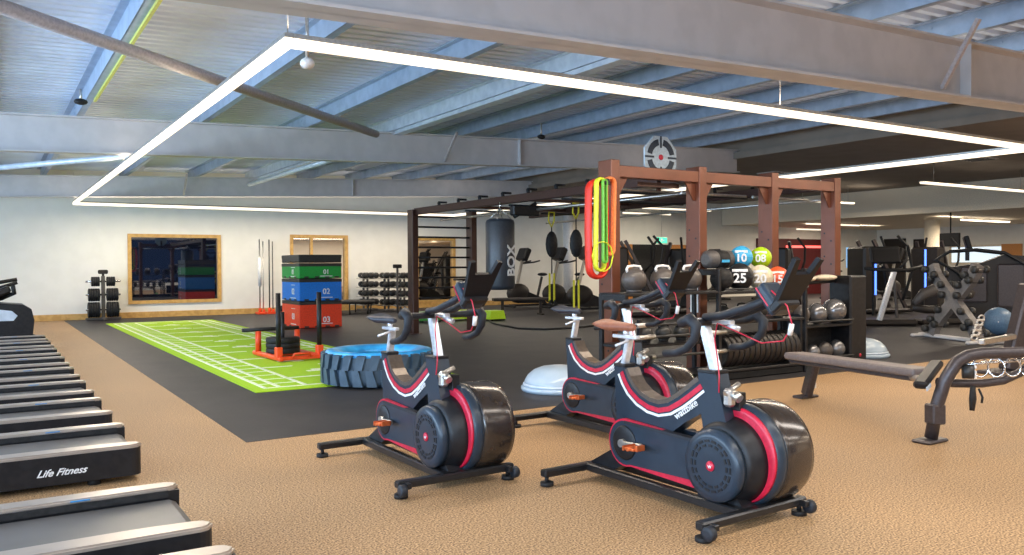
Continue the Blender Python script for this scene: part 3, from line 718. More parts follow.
# target disc on top beam
t = thing('throw_target', 'round pale blue throwing target mounted on the rig top beam', 'target', (6.40, 6.93, 2.46))
oct_ = [(.255*cos(R(22.5+45*k)), .255*sin(R(22.5+45*k))) for k in range(8)]
MB().prism(oct_, -.01, .012, 'Y').build('board', 'target', t)
mb = MB()
for k in range(8):
    if k % 2 == 0: 
        a = pi*k/4
        mb.box((.17*cos(a), -.014, .17*sin(a)), (.13, .006, .022), Matrix.Rotation(-a, 3, 'Y'))
for k in range(4):
    a0 = 90*k+12; a1 = 90*k+78
    P = arc(0, 0, .205, a0, a1, 8) + arc(0, 0, .135, a1, a0, 8)
    for j in range(8):
        q = [P[j], P[j+1], P[-(j+2)], P[-(j+1)]]
        mb.prism(q, -.015, -.011, 'Y')
mb.build('ring_marks', 'navyblack', t)
MB().lathe([(.005, -.002), (.032, -.002), (.032, .003), (.005, .003)], (0, -.014, 0), 'Y', 20).build('bullseye', 'red', t)
MB().box((0, .03, -.2), (.06, .02, .35)).build('mount', 'maroon', t)
# resistance bands on the left post
tag(MB().cyl((5.33, 6.56, 2.10), (5.33, 6.80, 2.12), .016, 10).cyl((5.33, 6.545, 2.10), (5.33, 6.56, 2.10), .035, 12).box((5.42, 6.81, 2.12), (.22, .03, .05)).build('band_hook', 'black'), 'black hook peg holding the coloured bands on the left post', 'hook')
def band(label, m, x, wd, zt, zb, y, r, twist=0):
    pts = []
    for k in range(13): a = pi*k/12; pts.append((x+wd*cos(a), y, zt-wd+wd*sin(a)*.9))
    for k in range(1, 9): f = k/9; pts.append((x-wd*(1+.15*sin(f*pi)), y-.01*sin(f*pi)+twist*f, zt-wd-(zt-zb-2*wd)*f))
    for k in range(13): a = pi+pi*k/12; pts.append((x+wd*cos(a), y+twist, zb+wd+wd*sin(a)))
    for k in range(1, 9): f = 1-k/9; pts.append((x+wd*(1+.15*sin(f*pi)), y+.01*sin(f*pi)+twist*f, zt-wd-(zt-zb-2*wd)*f))
    tag(MB().tube(pts, r, 8, True, .45, up=(0, 1, 0)).build('resistance_band', m), label, 'resistance band', 'bands on the left rig post')
band('wide red latex band loop, longest one on the left post', 'band_red', 5.31, .105, 2.13, 1.13, 6.70, .056)
band('wide orange latex band loop hanging in front of the red one', 'band_orange', 5.40, .055, 2.15, 1.36, 6.60, .042, .02)
band('yellow latex band loop hanging in the bunch', 'band_yellow', 5.29, .055, 2.14, 1.20, 6.61, .038, .02)
band('dark green latex band loop inside the bunch', 'band_green', 5.30, .024, 2.12, 1.28, 6.56, .024)
band('thin yellow band slung loosely across the bottom of the bunch', 'band_yellow', 5.24, .12, 1.50, 1.19, 6.52, .011)
# punch bag
t = thing('punch_bag', 'dark grey hanging punch bag with white vertical BOX lettering', 'punch bag', (6.70, 10.85, 0))
MB().lathe([(.02, .88), (.17, .885), (.215, .91), (.225, .95), (.225, 1.92), (.21, 1.96), (.16, 1.98), (.02, 1.98)], (0, 0, 0), 'Z', 36).build('bag_body', 'bag', t)
for k in range(4):
    a = pi/4+pi/2*k
    MB().tube([(.19*cos(a), .19*sin(a), 1.96), (0, 0, 2.14)], .009, 6).build('strap', 'alu', t)
MB().cyl((0, 0, 2.13), (0, 0, 2.24), .012, 8).build('chain', 'chrome', t)
tx = text('lettering', 'BOX', .23, 'white', t, (.065, -.222, 1.33), (0, 0, 0), ext=.004, bold=.005)
tx.rotation_mode = 'QUATERNION'; tx.rotation_quaternion = (Matrix.Rotation(R(17), 3, 'Z') @ Matrix.Rotation(R(90), 3, 'X') @ Matrix.Rotation(R(90), 3, 'Z')).to_quaternion()
# suspension trainers and teardrop bags
def susp(label, x, y, z0, zb):
    t = thing('suspension_trainer', label, 'suspension trainer', (x, y, 0), 0, 'suspension trainers on the rig')
    MB().tube([(-.05, 0, z0-.02), (-.06, 0, z0-.16), (0, 0, z0-.26), (.05, 0, z0-.16), (.055, 0, z0-.02)], .018, 8, True, .5).build('anchor_loop', 'strap_yellow', t)
    MB().cyl((0, 0, z0-.24), (0, 0, zb+.5), .010, 8).build('strap', 'black', t)
    MB().sphere((0, 0, (z0+zb)/2+.22), .15, 16, (.75, .45, 1.45)).build('teardrop_pad', 'matt', t)
    for s in (-1, 1):
        MB().box((s*.045, 0, zb+.28), (.03, .012, .46)).build('webbing', 'strap_yellow', t)
        MB().tube([(s*.045, 0, zb+.07), (s*.02, -.05, zb), (s*.07, -.05, zb), (s*.045, 0, zb+.07)], .011, 6).build('handle', 'matt', t)
susp('left suspension trainer with yellow loop beside the punch bag', 7.78, 11.0, 2.14, .62)
susp('right suspension trainer with yellow loop beside the hanging bands', 7.6, 10.1, 2.22, .52)

# ------------------------------------------------------------------ storage racks behind the rig front
def shelf_rack_a():
    t = thing('storage_rack', 'long black storage rack with kettlebells in front of the copper posts', 'storage rack', (0, 0, .003))
    for x in (5.27, 6.57, 7.98):
        H_ = .96 if x < 6 else 1.2
        MB().box((x, 6.22, H_/2), (.04, .05, H_), bev=.006).box((x, 6.58, H_/2), (.04, .05, H_), bev=.006).box((x, 6.40, .10), (.035, .34, .05)).box((x, 6.40, H_-.04), (.035, .34, .05)).build('end_frame', 'black', t)
    for z in (.10, .44, .955): MB().box((5.905, 6.40, z), (1.28, .42, .03), bev=.006).build('shelf', 'black', t)
    for z in (.10, .62, .945, 1.185): MB().box((7.275, 6.40+(.18 if z > 1 else 0), z), (1.36, .40 if z < 1 else .22, .03), bev=.006).build('shelf', 'black', t)
    MB().box((6.6, 6.40, .045), (2.7, .36, .08), bev=.01).build('plinth', 'matt', t)
    for z in (.985,): MB().cyl((6.60, 6.15, z), (7.95, 6.15, z), .010, 8).build('retaining_rod', 'iron', t)
    MB().beam((6.62, 6.22, .64), (7.3, 6.22, .93), .03, .03).beam((7.4, 6.22, .93), (7.1, 6.22, .64), .03, .03).build('diagonal_brace', 'iron', t)
shelf_rack_a()
def shelf_rack_b():
    t = thing('storage_rack', 'black ball rack with a tall dark end panel by the right post', 'storage rack', (0, 0, .003))
    MB().box((9.225, 6.54, .555), (.33, .32, 1.09), bev=.02).build('end_panel', 'black', t)
    MB().box((8.06, 6.50, .33), (.05, .34, .66), bev=.01).build('end_panel', 'black', t)
    for z in (.06, .50): MB().box((8.575, 6.52, z), (.97, .34, .03), bev=.006).build('shelf', 'black', t)
    for z in (.12, .56): MB().cyl((8.1, 6.34, z), (9.06, 6.34, z), .012, 8).build('retaining_rod', 'iron', t)
    MB().box((8.58, 6.68, .28), (.96, .02, .5)).build('back_panel', 'matt', t)
    MB().cyl((8.10, 6.62, 1.00), (9.24, 6.62, 1.04), .022, 12).build('top_bar', 'matt', t)
    MB().lathe([(.004, -.001), (.022, -.001), (.022, .002), (.004, .002)], (9.25, 6.378, .10), 'Y', 16).build('badge', 'red', t)['label'] = 'tiny red badge at the panel foot'
shelf_rack_b()
for k, (x, l) in enumerate(((8.45, 'left cream folded towel on the ball rack top bar'), (8.86, 'right cream folded towel on the ball rack top bar'))):
    tag(MB().sphere((x, 6.60, 1.070+.012*k), .2, 20, (1, .5, .19)).build('rolled_towel', 'towel'), l, 'towel', 'towels on the ball rack')
# kettlebells
def kettlebell(r, hm, m='ballgrey'):
    t = thing('kettlebell', '', 'kettlebell', group='kettlebells on the storage rack')
    MB().sphere((0, 0, r*.97+.001), r, 24, (1, 1, .97)).cyl((0, 0, 0), (0, 0, .03), r*.6, 20).build('bell', m, t)
    pts = [(-r*.66, 0, r*1.55), (-r*.74, 0, r*1.85), (-r*.6, 0, r*2.05), (0, 0, r*2.1), (r*.6, 0, r*2.05), (r*.74, 0, r*1.85), (r*.66, 0, r*1.55)]
    MB().tube(pts, r*.11, 10).build('handle', hm, t)['label'] = 'pale handle' if hm == 'white' else 'dark handle'
    return t
kb = kettlebell(.128, 'white'); kb.location = (5.53, 6.38, .975)
kb['label'] = 'large grey kettlebell with white handle, nearest the first post'
dup(kb, 'large grey kettlebell with white handle, middle of the top shelf', (5.92, 6.38, .975))
dup(kb, 'large grey kettlebell with white handle, half behind the second post', (6.31, 6.38, .975))
kb2 = kettlebell(.085, 'matt', 'iron'); kb2['group'] = 'small kettlebells on the lower shelves'; kb2.location = (5.42, 6.38, .46)
kb2['label'] = 'small dark kettlebell on the middle shelf, leftmost'
for j, (x, z) in enumerate(((5.68, .46), (5.93, .46), (6.18, .46), (6.43, .46))):
    dup(kb2, 'small dark kettlebell on the middle shelf, %s from left' % ('second', 'third', 'fourth', 'fifth')[j], (x, 6.38, z))
for j, x in enumerate((6.8, 7.1, 7.4, 7.7)):
    dup(kb2, 'small dark kettlebell on the shelf under the medicine balls, %s from left' % ('first', 'second', 'third', 'fourth')[j], (x, 6.38, .64))
# medicine balls
def medball(label, m, x, y, z, r, num, tc='white'):
    t = thing('medicine_ball', label, 'medicine ball', (x, y, z), 0, 'medicine balls on the storage rack')
    MB().sphere((0, 0, 0), r, 28).build('ball', m, t)
    mb = MB()
    for q in (Matrix.Identity(3), rot('Y', 90)):
        mb.tube([q @ Vector((r*1.0*cos(2*pi*k/32), r*1.0*sin(2*pi*k/32), 0)) for k in range(32)], .004, 5, True)
    mb.build('seam', m, t)
    if num:
        d = Vector((-x, -y, 0)).normalized(); a = math.atan2(d.x, -d.y)
        tx = text('number', num, r*.95, tc, t, tuple(d*(r+.002)+Vector((0, 0, -r*.1))), (R(90), 0, -math.atan2(-d.x, -d.y)+0), ext=.012, bold=.003)
        tx.rotation_euler = (R(90), 0, math.atan2(-d.x, d.y)+pi if False else math.atan2(d.x, -d.y))
        s = MB().box((0, 0, 0), (r*1.1, .03, r*.18), bev=.004).build('brand_strip', tc, t)
        s.location = tuple(d*(r-.028)+Vector((0, 0, r*.48))); s.rotation_euler = tx.rotation_euler
medball('black medicine ball numbered 25 in white, largest on the rack', 'black', 7.01, 6.32, 1.114, .15, '25')
medball('cream medicine ball with pale lettering beside the orange ball', 'ball_cream', 7.335, 6.315, 1.104, .14, '20')
medball('orange medicine ball numbered 15 at the right end', 'ball_orange', 7.63, 6.32, 1.094, .13, '15')
medball('sky blue medicine ball numbered 10 on the upper shelf', 'ball_blue', 7.32, 6.58, 1.335, .13, '10')
medball('lime green medicine ball on the upper shelf', 'ball_lime', 7.65, 6.58, 1.330, .125, '08')
medball('dark ball behind the one numbered 25, on its left', 'matt', 6.725, 6.32, 1.094, .125, '')
for k, (x, z, l, m) in enumerate(((6.96, 1.311, 'upper dark sandbag with blue end band left of the blue ball', 'ball_blue'),)):
    t = thing('sandbag', l, 'sandbag', (x, 6.60, z))
    MB().tube([(-.2, 0, 0), (-.17, 0, 0), (.17, 0, 0), (.2, 0, 0)], [.06, .10, .10, .06], 18).build('body', 'grey', t)
    MB().cyl((-.06, 0, 0), (.10, 0, 0), .103, 18).build('band', 'matt', t)
    MB().box((.02, -.1, -.02), (.12, .012, .03)).build('label_print', m, t)
# slam balls
def slam(label, x, z, r, m='ballsilver', y=6.50):
    t = thing('slam_ball', label, 'slam ball', (x, y, z+r), 0, 'balls on the ball rack')
    MB().sphere((0, 0, 0), r, 26).build('ball', m, t)
    MB().tube([Vector((r*cos(2*pi*k/32), 0, r*sin(2*pi*k/32))) for k in range(32)], .006, 5, True).build('seam', 'matt', t)
slam('silver grey slam ball next to the end panel, largest on upper shelf', 8.895, .52, .15)
slam('silver grey slam ball, middle of the upper shelf', 8.56, .52, .125)
slam('darker grey slam ball, left on the upper shelf', 8.24, .52, .12, 'ballgrey')
for j, (x, r, m) in enumerate(((8.22, .105, 'iron'), (8.47, .10, 'ballsilver'), (8.69, .11, 'ballgrey'), (8.93, .115, 'ballsilver'))):
    slam('ball on the lower shelf of the ball rack, %s from left' % ('first', 'second', 'third', 'fourth')[j], x, .078, r, m)
# row of plates standing in a floor toaster rack
pl = None; k = 0; 
for x in [6.72+.085*i for i in range(14)]:
    if pl is None:
        pl = thing('weight_plate', '', 'weight plate', group='upright plates on the bottom shelf')
        MB().lathe([(.03, -.02), (.150, -.026), (.157, -.034), (.178, -.032), (.183, -.022), (.183, .022), (.178, .032), (.157, .034), (.150, .026), (.03, .02)], (0, 0, 0), 'X', 36).build('plate', 'dark', pl)
        MB().lathe([(.026, -.029), (.05, -.029), (.05, .029), (.026, .029)], (0, 0, 0), 'X', 20).build('hub_ring', 'alu', pl)
        o = pl
    else: o = copy_tree(pl)
    o.location = (x, 6.36, .31)
    w_ = ['first', 'second', 'third', 'fourth', 'fifth', 'sixth', 'seventh', 'eighth', 'ninth', 'tenth', 'eleventh', 'twelfth', 'thirteenth', 'last'][k]
    o['label'] = 'dark bumper plate standing on the bottom shelf under the medicine balls, %s from left' % w_; k += 1
# barbells on low pegs between first and second posts
for j, (y, z) in enumerate(((6.12, .66), (6.12, .54), (6.12, .34))):
    t = thing('barbell', 'steel barbell held low in front of the long rack, %s of three' % ('top', 'middle', 'bottom')[j], 'barbell', (5.95, y, z), 0, 'barbells between the posts')
    MB().cyl((-.75, 0, 0), (.75, 0, 0), .014, 10).build('shaft', 'iron', t)
    for s in (-1, 1): MB().cyl((s*.38, 0, 0), (s*.62, 0, 0), .025, 12).build('sleeve', 'alu', t)
t = thing('barbell_holder', 'dark low barbell holder in front of the long rack', 'bar holder', (0, 0, .003))
for x in (5.40, 6.50): MB().box((x, 6.15, .36), (.04, .04, .70)).box((x, 6.12, .02), (.08, .16, .03)).build('upright', 'black', t)
kb3 = dup(kb2, 'small green kettlebell on the floor below the barbells', (6.33, 6.06, .003)); kb3['group'] = 'green kettlebells'
for ch in kb3.children:
    if ch.name.startswith('bell'): me = ch.data.copy(); me.materials.clear(); me.materials.append(M['green']); ch.data = me
# notice plate on the second post
tag(MB().box((6.793, 6.80, .86), (.006, .12, .30)).build('notice', 'white'), 'white notice fixed low on the second rig post', 'notice')

# ------------------------------------------------------------------ dumbbells, racks
def dumbbell_mesh(L=.3, r=.065):
    t = thing('dumbbell', '', 'dumbbell')
    MB().cyl((-L/2+.06, 0, 0), (L/2-.06, 0, 0), .016, 10).build('handle', 'alu', t)
    for s in (-1, 1):
        MB().lathe([(.01, -L*.14), (r*.85, -L*.14), (r, -L*.1), (r, L*.1), (r*.85, L*.14), (.01, L*.14)], (s*L*.36, 0, 0), 'X', 16).build('head', 'iron', t)
    return t
db = dumbbell_mesh()
used = [False]
def place_db(label, loc, rz, group, ry=0, sc_=1):
    o = db if not used[0] else copy_tree(db); used[0] = True
    o['label'] = label; o['group'] = group; o.location = loc; o.rotation_euler = (0, ry, rz); o.scale = (sc_,)*3
def drack(x, y, label, where, tiers=4, nper=3, h0=.22, dz=.25):
    t = thing('dumbbell_rack', label, 'dumbbell rack', (x, y, 0))
    top = h0+dz*(tiers-1)+.1; w = .52
    for s in (-1, 1): MB().box((s*.06, .20, top/2+.003), (.05, .06, top), bev=.01).build('upright', 'grey', t)
    MB().box((0, 0, .03), (w, .5, .05), bev=.01).build('base', 'grey', t)
    for k in range(tiers): MB().box((0, 0, h0+dz*k-.055), (w+.06, .36, .02), bev=.004).build('tray', 'alu', t)
    for k in range(tiers):
        tier = ('bottom', 'second', 'third', 'top')[k]
        for j in range(nper):
            place_db('%s dark dumbbell on the %s tray of the %s' % (('left', 'middle', 'right')[j], tier, where), (x-.17+.34*j/(nper-1), y-.03, h0+dz*k+.040), R(90), 'dumbbells on %s tray of %s' % (tier, where), 0, 1.25)
drack(9.2, 22.1, 'leftmost of the three narrow dumbbell racks by the back wall', 'leftmost narrow rack')
drack(9.59, 21.5, 'middle one of the three narrow dumbbell racks by the back wall', 'middle narrow rack')
drack(9.78, 20.85, 'narrow dumbbell rack closest to the left ladder post', 'narrow rack by the ladder post')
t = thing('rack_sign_post', 'grey post with small dark cap rising above the dumbbell racks', 'post', (9.22, 20.15, .003))
MB().cyl((0, 0, 0), (0, 0, 1.22), .03, 12).build('post', 'grey', t); MB().box((0, 0, 1.26), (.22, .12, .10), bev=.015).build('cap', 'matt', t)
t = thing('trampoline', 'dark round mini trampoline standing beyond the jump boxes', 'trampoline', (8.25, 20.9, .008))
MB().lathe([(.40, .30), (.58, .27), (.60, .31), (.58, .35), (.40, .345)], (0, 0, 0), 'Z', 36).build('rim_pad', 'matt', t)
MB().cyl((0, 0, .315), (0, 0, .325), .42, 36).build('mat', 'black', t)
for k in range(6): MB().cyl((.5*cos(k*pi/3), .5*sin(k*pi/3), 0), (.54*cos(k*pi/3), .54*sin(k*pi/3), .28), .02, 8).build('leg', 'iron', t)
# steps
for k, (x, y, w_, m, l) in enumerate(((8.35, 16.7, .55, 'green', 'green step platform seen just right of the ladder post'), (9.15, 16.75, .85, 'lime', 'lime step platform seen through the ladder'), (9.80, 16.2, .44, 'lime', 'lime step platform right of the ladder, below the punch bag'))):
    t = thing('aerobic_step', l, 'step platform', (x, y, .003), 0, 'step platforms behind the ladder')
    MB().prism([(-w_/2, .04), (w_/2, .04), (w_/2-.05, .23), (-w_/2+.05, .23)], -.2, .2, 'Y').build('platform', m, t)
    for s in (-1, 1): MB().box((s*(w_/2-.06), 0, .02), (.1, .36, .04)).build('foot', 'matt', t)
# bench behind
t = thing('flat_bench', 'low flat bench beyond the punch bag near the back wall', 'bench', (11.5, 17.6, .003), R(-20))
MB().box((0, 0, .40), (1.5, .30, .08), bev=.025, seg=2).build('seat', 'dark', t)
for s in (-1, 1):
    MB().box((s*.5, 0, .19), (.07, .07, .35), bev=.01).build('leg', 'dark', t); MB().box((s*.5, 0, .02), (.08, .5, .04), bev=.01).build('foot', 'dark', t)
tag(MB().tube([(9.4, 15.7, .023), (9.2, 15.2, .023), (9.0, 14.5, .023), (8.8, 13.6, .023), (9.08, 13.1, .023), (9.77, 13.05, .023), (10.5, 13.3, .023), (11.1, 13.8, .023)], .02, 8).build('battle_rope', 'matt'), 'black battle rope lying on the floor behind the bikes', 'rope')
t = thing('incline_bench', 'crossed dark legs of a folding bench below the punch bag', 'bench', (11.3, 20.2, .003))
MB().beam((-.45, 0, .03), (.15, 0, .85), .06, .04).beam((.5, 0, .03), (-.05, 0, .85), .06, .04).build('legs', 'grey', t)
MB().box((.05, 0, .88), (.7, .3, .06), bev=.02).build('pad', 'dark', t)

# ------------------------------------------------------------------ cardio bikes near the back wall
def cardio(label, x, y, rz):
    t = thing('upright_cycle', label, 'exercise bike', (x, y, .003), rz, 'upright cycles by the back wall')
    MB().sphere((.35, 0, .38), .30, 20, (1.15, .38, .85)).build('flywheel_shroud', 'dark', t)
    MB().prism([(-.5, .10), (.35, .12), (.45, .40), (.1, .42), (-.35, .25)], -.07, .07, 'Y').build('body', 'black', t)
    MB().box((-.55, 0, .05), (.08, .55, .06), bev=.02).box((.6, 0, .05), (.08, .55, .06), bev=.02).box((0, 0, .07), (1.2, .1, .05)).build('base', 'matt', t)
    MB().beam((-.22, 0, .2), (-.38, 0, .80), .05, .05).build('seat_post', 'iron', t)
    MB().sphere((-.40, 0, .86), .13, 14, (1.1, .9, .35)).build('saddle', 'black', t)
    MB().beam((.40, 0, .5), (.22, 0, 1.25), .05, .06).build('mast', 'alu', t)
    MB().box((.18, 0, 1.38), (.16, .42, .34), rot('Y', -25), .03).build('console', 'black', t)
    for s in (-1, 1): MB().tube([(.22, s*.04, 1.15), (.0, s*.22, 1.18), (-.18, s*.22, 1.22)], .02, 8).build('handle', 'matt', t)
    return t
c1 = cardio('cardio cycle beside the punch bag, leftmost of three', 13.75, 20.6, R(178)); c1.scale = (1.15, 1.15, 1.15)
dup(c1, 'cardio cycle left of the white column', (14.3, 19.5, .003), R(174))
dup(c1, 'cardio cycle between the white column and the coloured bands', (13.9, 17.7, .003), R(165))
more = [(19.5, 20.0, 30, 'cardio cycle seen right of the first rig post'), (21.0, 20.2, 10, 'cardio cycle seen under the exit sign'), (23.5, 19.8, 190, 'cardio cycle seen above the blue medicine ball'),
        (25.5, 18.6, 200, 'cardio cycle seen left of the right rig post, before the red panel'), (26.0, 16.4, 170, 'cardio cycle before the red panel, nearer one')]
for x, y, a, l in more: dup(c1, l, (x, y, .003), R(a))
# ------------------------------------------------------------------ tall cable machines (dark frames with crossing arms)
def arm_machine(label, x, y, rz, s=.85):
    t = thing('strength_machine', label, 'strength machine', (x, y, .003), rz, 'strength machines in the far hall')
    MB().box((0, 0, .08), (1.3, .9, .10), bev=.03).build('base', 'dark', t)
    MB().box((.45, 0, .85), (.35, .7, 1.5), bev=.05).build('weight_tower', 'dark', t)
    MB().beam((-.55, -.3, .1), (.35, -.3, 1.75), .07, .07).beam((-.55, .3, .1), (.35, .3, 1.75), .07, .07).build('frame_arm', 'frame', t)
    MB().tube([(-.2, -.42, 1.0), (-.45, -.42, 1.25), (-.5, -.42, 1.6), (-.3, -.3, 1.85)], .03, 8).build('lever', 'matt', t)
    MB().tube([(-.2, .42, 1.0), (-.45, .42, 1.25), (-.5, .42, 1.6), (-.3, .3, 1.85)], .03, 8).build('lever', 'matt', t)
    MB().box((-.3, 0, .5), (.45, .42, .1), bev=.03).build('seat', 'black', t); MB().box((-.08, 0, .85), (.1, .40, .6), rot('Y', 10), .03).build('backrest', 'black', t)
    t.scale = (s, s, s)
    return t
a1 = arm_machine('strength machine with slanting arms behind the grey kettlebells, left', 13.3, 15.2, R(150), 1.05)
for x, y, a, l in ((15.2, 15.9, 20, 'strength machine with slanting arms behind the kettlebells, right'), (17.8, 14.6, 200, 'dark strength machine seen behind the coloured balls'),
                   (19.0, 12.6, 160, 'dark strength machine seen between the two right posts'), (21.5, 12.6, 190, 'dark strength machine behind the cross trainer'),
                   (20.2, 8.6, 170, 'bulky strength machine at the far right behind the curved arches'), (20.5, 7.2, 190, 'dark machine at the right edge behind the blue ball')):
    dup(a1, l, (x, y, .003), R(a))

# ------------------------------------------------------------------ cross trainer with silver post
t = thing('cross_trainer', 'cardio machine with big dark screen and slanted silver post', 'cardio machine', (15.4, 10.05, .003), R(-34))
MB().box((-.35, 0, .07), (1.7, .75, .12), bev=.04).build('base', 'dark', t)
MB().beam((-.25, -.3, .1), (.05, -.3, 1.1), .10, .10, .02).build('mast', 'silver', t)['label'] = 'slanted silver post'
MB().beam((.35, .25, .1), (.25, .2, 1.1), .06, .06, .02).build('rear_mast', 'grey', t)
MB().box((-.05, -.1, 1.42), (.62, .08, .36), rot('X', -15), .03).build('screen_housing', 'black', t)
MB().box((-.05, -.145, 1.42), (.50, .01, .26), rot('X', -15)).build('screen', 'screen', t)
MB().tube([(-.5, -.2, 1.16), (-.2, -.35, 1.12), (.3, -.35, 1.12), (.65, -.2, 1.18)], .035, 10).build('handlebar', 'matt', t)
MB().tube([(.35, 0, .5), (.55, 0, 1.1), (.45, 0, 1.6)], .03, 8).build('moving_arm', 'matt', t)
MB().sphere((-.75, 0, .45), .38, 20, (.9, .45, .85)).build('wheel_shroud', 'grey', t)
t = thing('rowing_machine', 'grey curved cardio machine between silver post and X shaped rack', 'cardio machine', (16.5, 9.5, .003), R(-30)); t.scale = (.8, .8, 1)
MB().tube([(-.75, 0, .42), (-.5, 0, .62), (-.1, 0, .74), (.4, 0, .74), (.8, 0, .6)], [.07, .12, .13, .12, .08], 14).build('shroud', 'grey', t)
MB().tube([(-.8, 0, .35), (-.4, 0, .3), (.6, 0, .3)], .08, 10).build('lower_shell', 'dark', t)
MB().box((0, 0, .06), (1.3, .5, .10), bev=.03).build('base', 'dark', t)
MB().beam((-.1, 0, .08), (-.1, 0, .4), .08, .08).build('leg', 'dark', t)
# ------------------------------------------------------------------ X dumbbell rack
def xrack():
    x, y = 13.2, 7.40
    d = Vector((.42, 1.0, 0)).normalized()*1.0    # along the rack, away-left
    t = thing('dumbbell_rack', 'grey X shaped dumbbell rack standing on the black floor', 'dumbbell rack', (x, y, .003), math.atan2(-d.y, -d.x))
    # local +x runs to the picture's right, local y is depth
    def arm(s):   # curved arm from bottom one side to top other side
        P = []
        ctr = []
        for k in range(15):
            f = k/14; z = .06+1.16*f; u = 2*f-1
            xx = s*.52*sin(u*pi/2)*(.75+.25*abs(u))
            ctr.append((xx, z))
        def side(o):
            out = []
            for i, (a, b) in enumerate(ctr):
                p, q = ctr[max(i-1, 0)], ctr[min(i+1, 14)]; tx, tz = q[0]-p[0], q[1]-p[1]; l = math.hypot(tx, tz)
                out.append((a-tz/l*o, b+tx/l*o))
            return out
        A, B = side(.088), side(-.088)
        mb = MB()
        for i in range(14): mb.prism([A[i], A[i+1], B[i+1], B[i]], -.054+.001*s, .054+.001*s, 'Y')
        mb.build('curved_arm', 'steel_dark', t); return ctr
    c_a = arm(1); c_b = arm(-1)
    MB().box((0, 0, .035), (1.7, .09, .06), bev=.015).box((-.72, 0, .03), (.09, .5, .05), bev=.015).box((.72, 0, .03), (.09, .7, .05), bev=.015).build('base', 'steel', t)
    rzz = t.rotation_euler.z
    Mx = Matrix.Translation((x, y, .003)) @ Matrix.Rotation(rzz, 4, 'Z')
    cnt = 0
    for ctr, side in ((c_a, 1), (c_b, -1)):
        for i, sd in ((1, 1), (3, 1), (5, 1), (2, -1), (8, 1), (11, 1), (13, 1), (10, -1), (12, -1)):
            a, b = ctr[i]
            out = (.085 if a > 0 else -.085)*sd
            p = Mx @ Vector((a+out, 0, b+.01))
            MB().box((a+out*.85, 0, b-.03), (.05, .10, .02), bev=.004).build('saddle', 'iron', t)
            lvl = 'lower' if b < .5 else 'upper'
            nth = {1: 'lowest', 3: 'second lowest', 5: 'third lowest', 2: 'lower', 8: 'lowest', 11: 'middle', 13: 'topmost', 10: 'lower', 12: 'upper'}[i]
            place_db('small dumbbell, %s on the %s edge of the X rack %s %s arm' % (nth, 'outer' if sd > 0 else 'inner', lvl, 'right' if a > 0 else 'left'), p, rzz+R(90), 'dumbbells on the %s edge of the X rack %s %s arm' % ('outer' if sd > 0 else 'inner', lvl, 'right' if a > 0 else 'left'), 0, .92)
xrack()
t = thing('gym_ball', 'steel blue gym ball beside the X shaped rack', 'ball', (14.75, 7.5, .003))
MB().sphere((0, 0, .24), .24, 28).build('ball', 'gymball', t)
MB().lathe([(.002, 0), (.012, 0), (.012, .004), (.002, .004)], (-.215, -.107, .24), 'X', 10).build('valve', 'white', t)
# stair machine with black arches
t = thing('stepper_machine', 'large dark cardio machine with curved black handrail arches', 'cardio machine', (17.95, 9.38, .003), R(-58))
MB().prism([(-.75, .02), (.8, .02), (.85, 1.38), (.3, 1.42), (-.1, 1.25), (-.75, 1.15)], -.38, .38, 'Y').build('shroud', 'dark', t)
MB().box((-.25, -.385, .8), (.5, .02, .75), bev=.03).box((.42, -.385, .78), (.5, .02, .9), bev=.03).build('side_panels', 'frame', t)
for s in (-1, 1):
    MB().tube([(-.35, s*.42, .75), (-.55, s*.42, 1.05), (-.95, s*.42, 1.32), (-.7, s*.42, 1.50), (-.2, s*.42, 1.53), (.3, s*.42, 1.46), (.7, s*.42, 1.2), (.85, s*.42, .8), (.88, s*.42, .3)], .035, 10).build('handrail_arch', 'black', t)
MB().box((-.35, 0, 1.68), (.10, .50, .30), rot('Y', -15), .02).build('console', 'screen', t)
MB().beam((-.35, 0, 1.3), (-.35, 0, 1.6), .08, .08).build('console_mast', 'black', t)

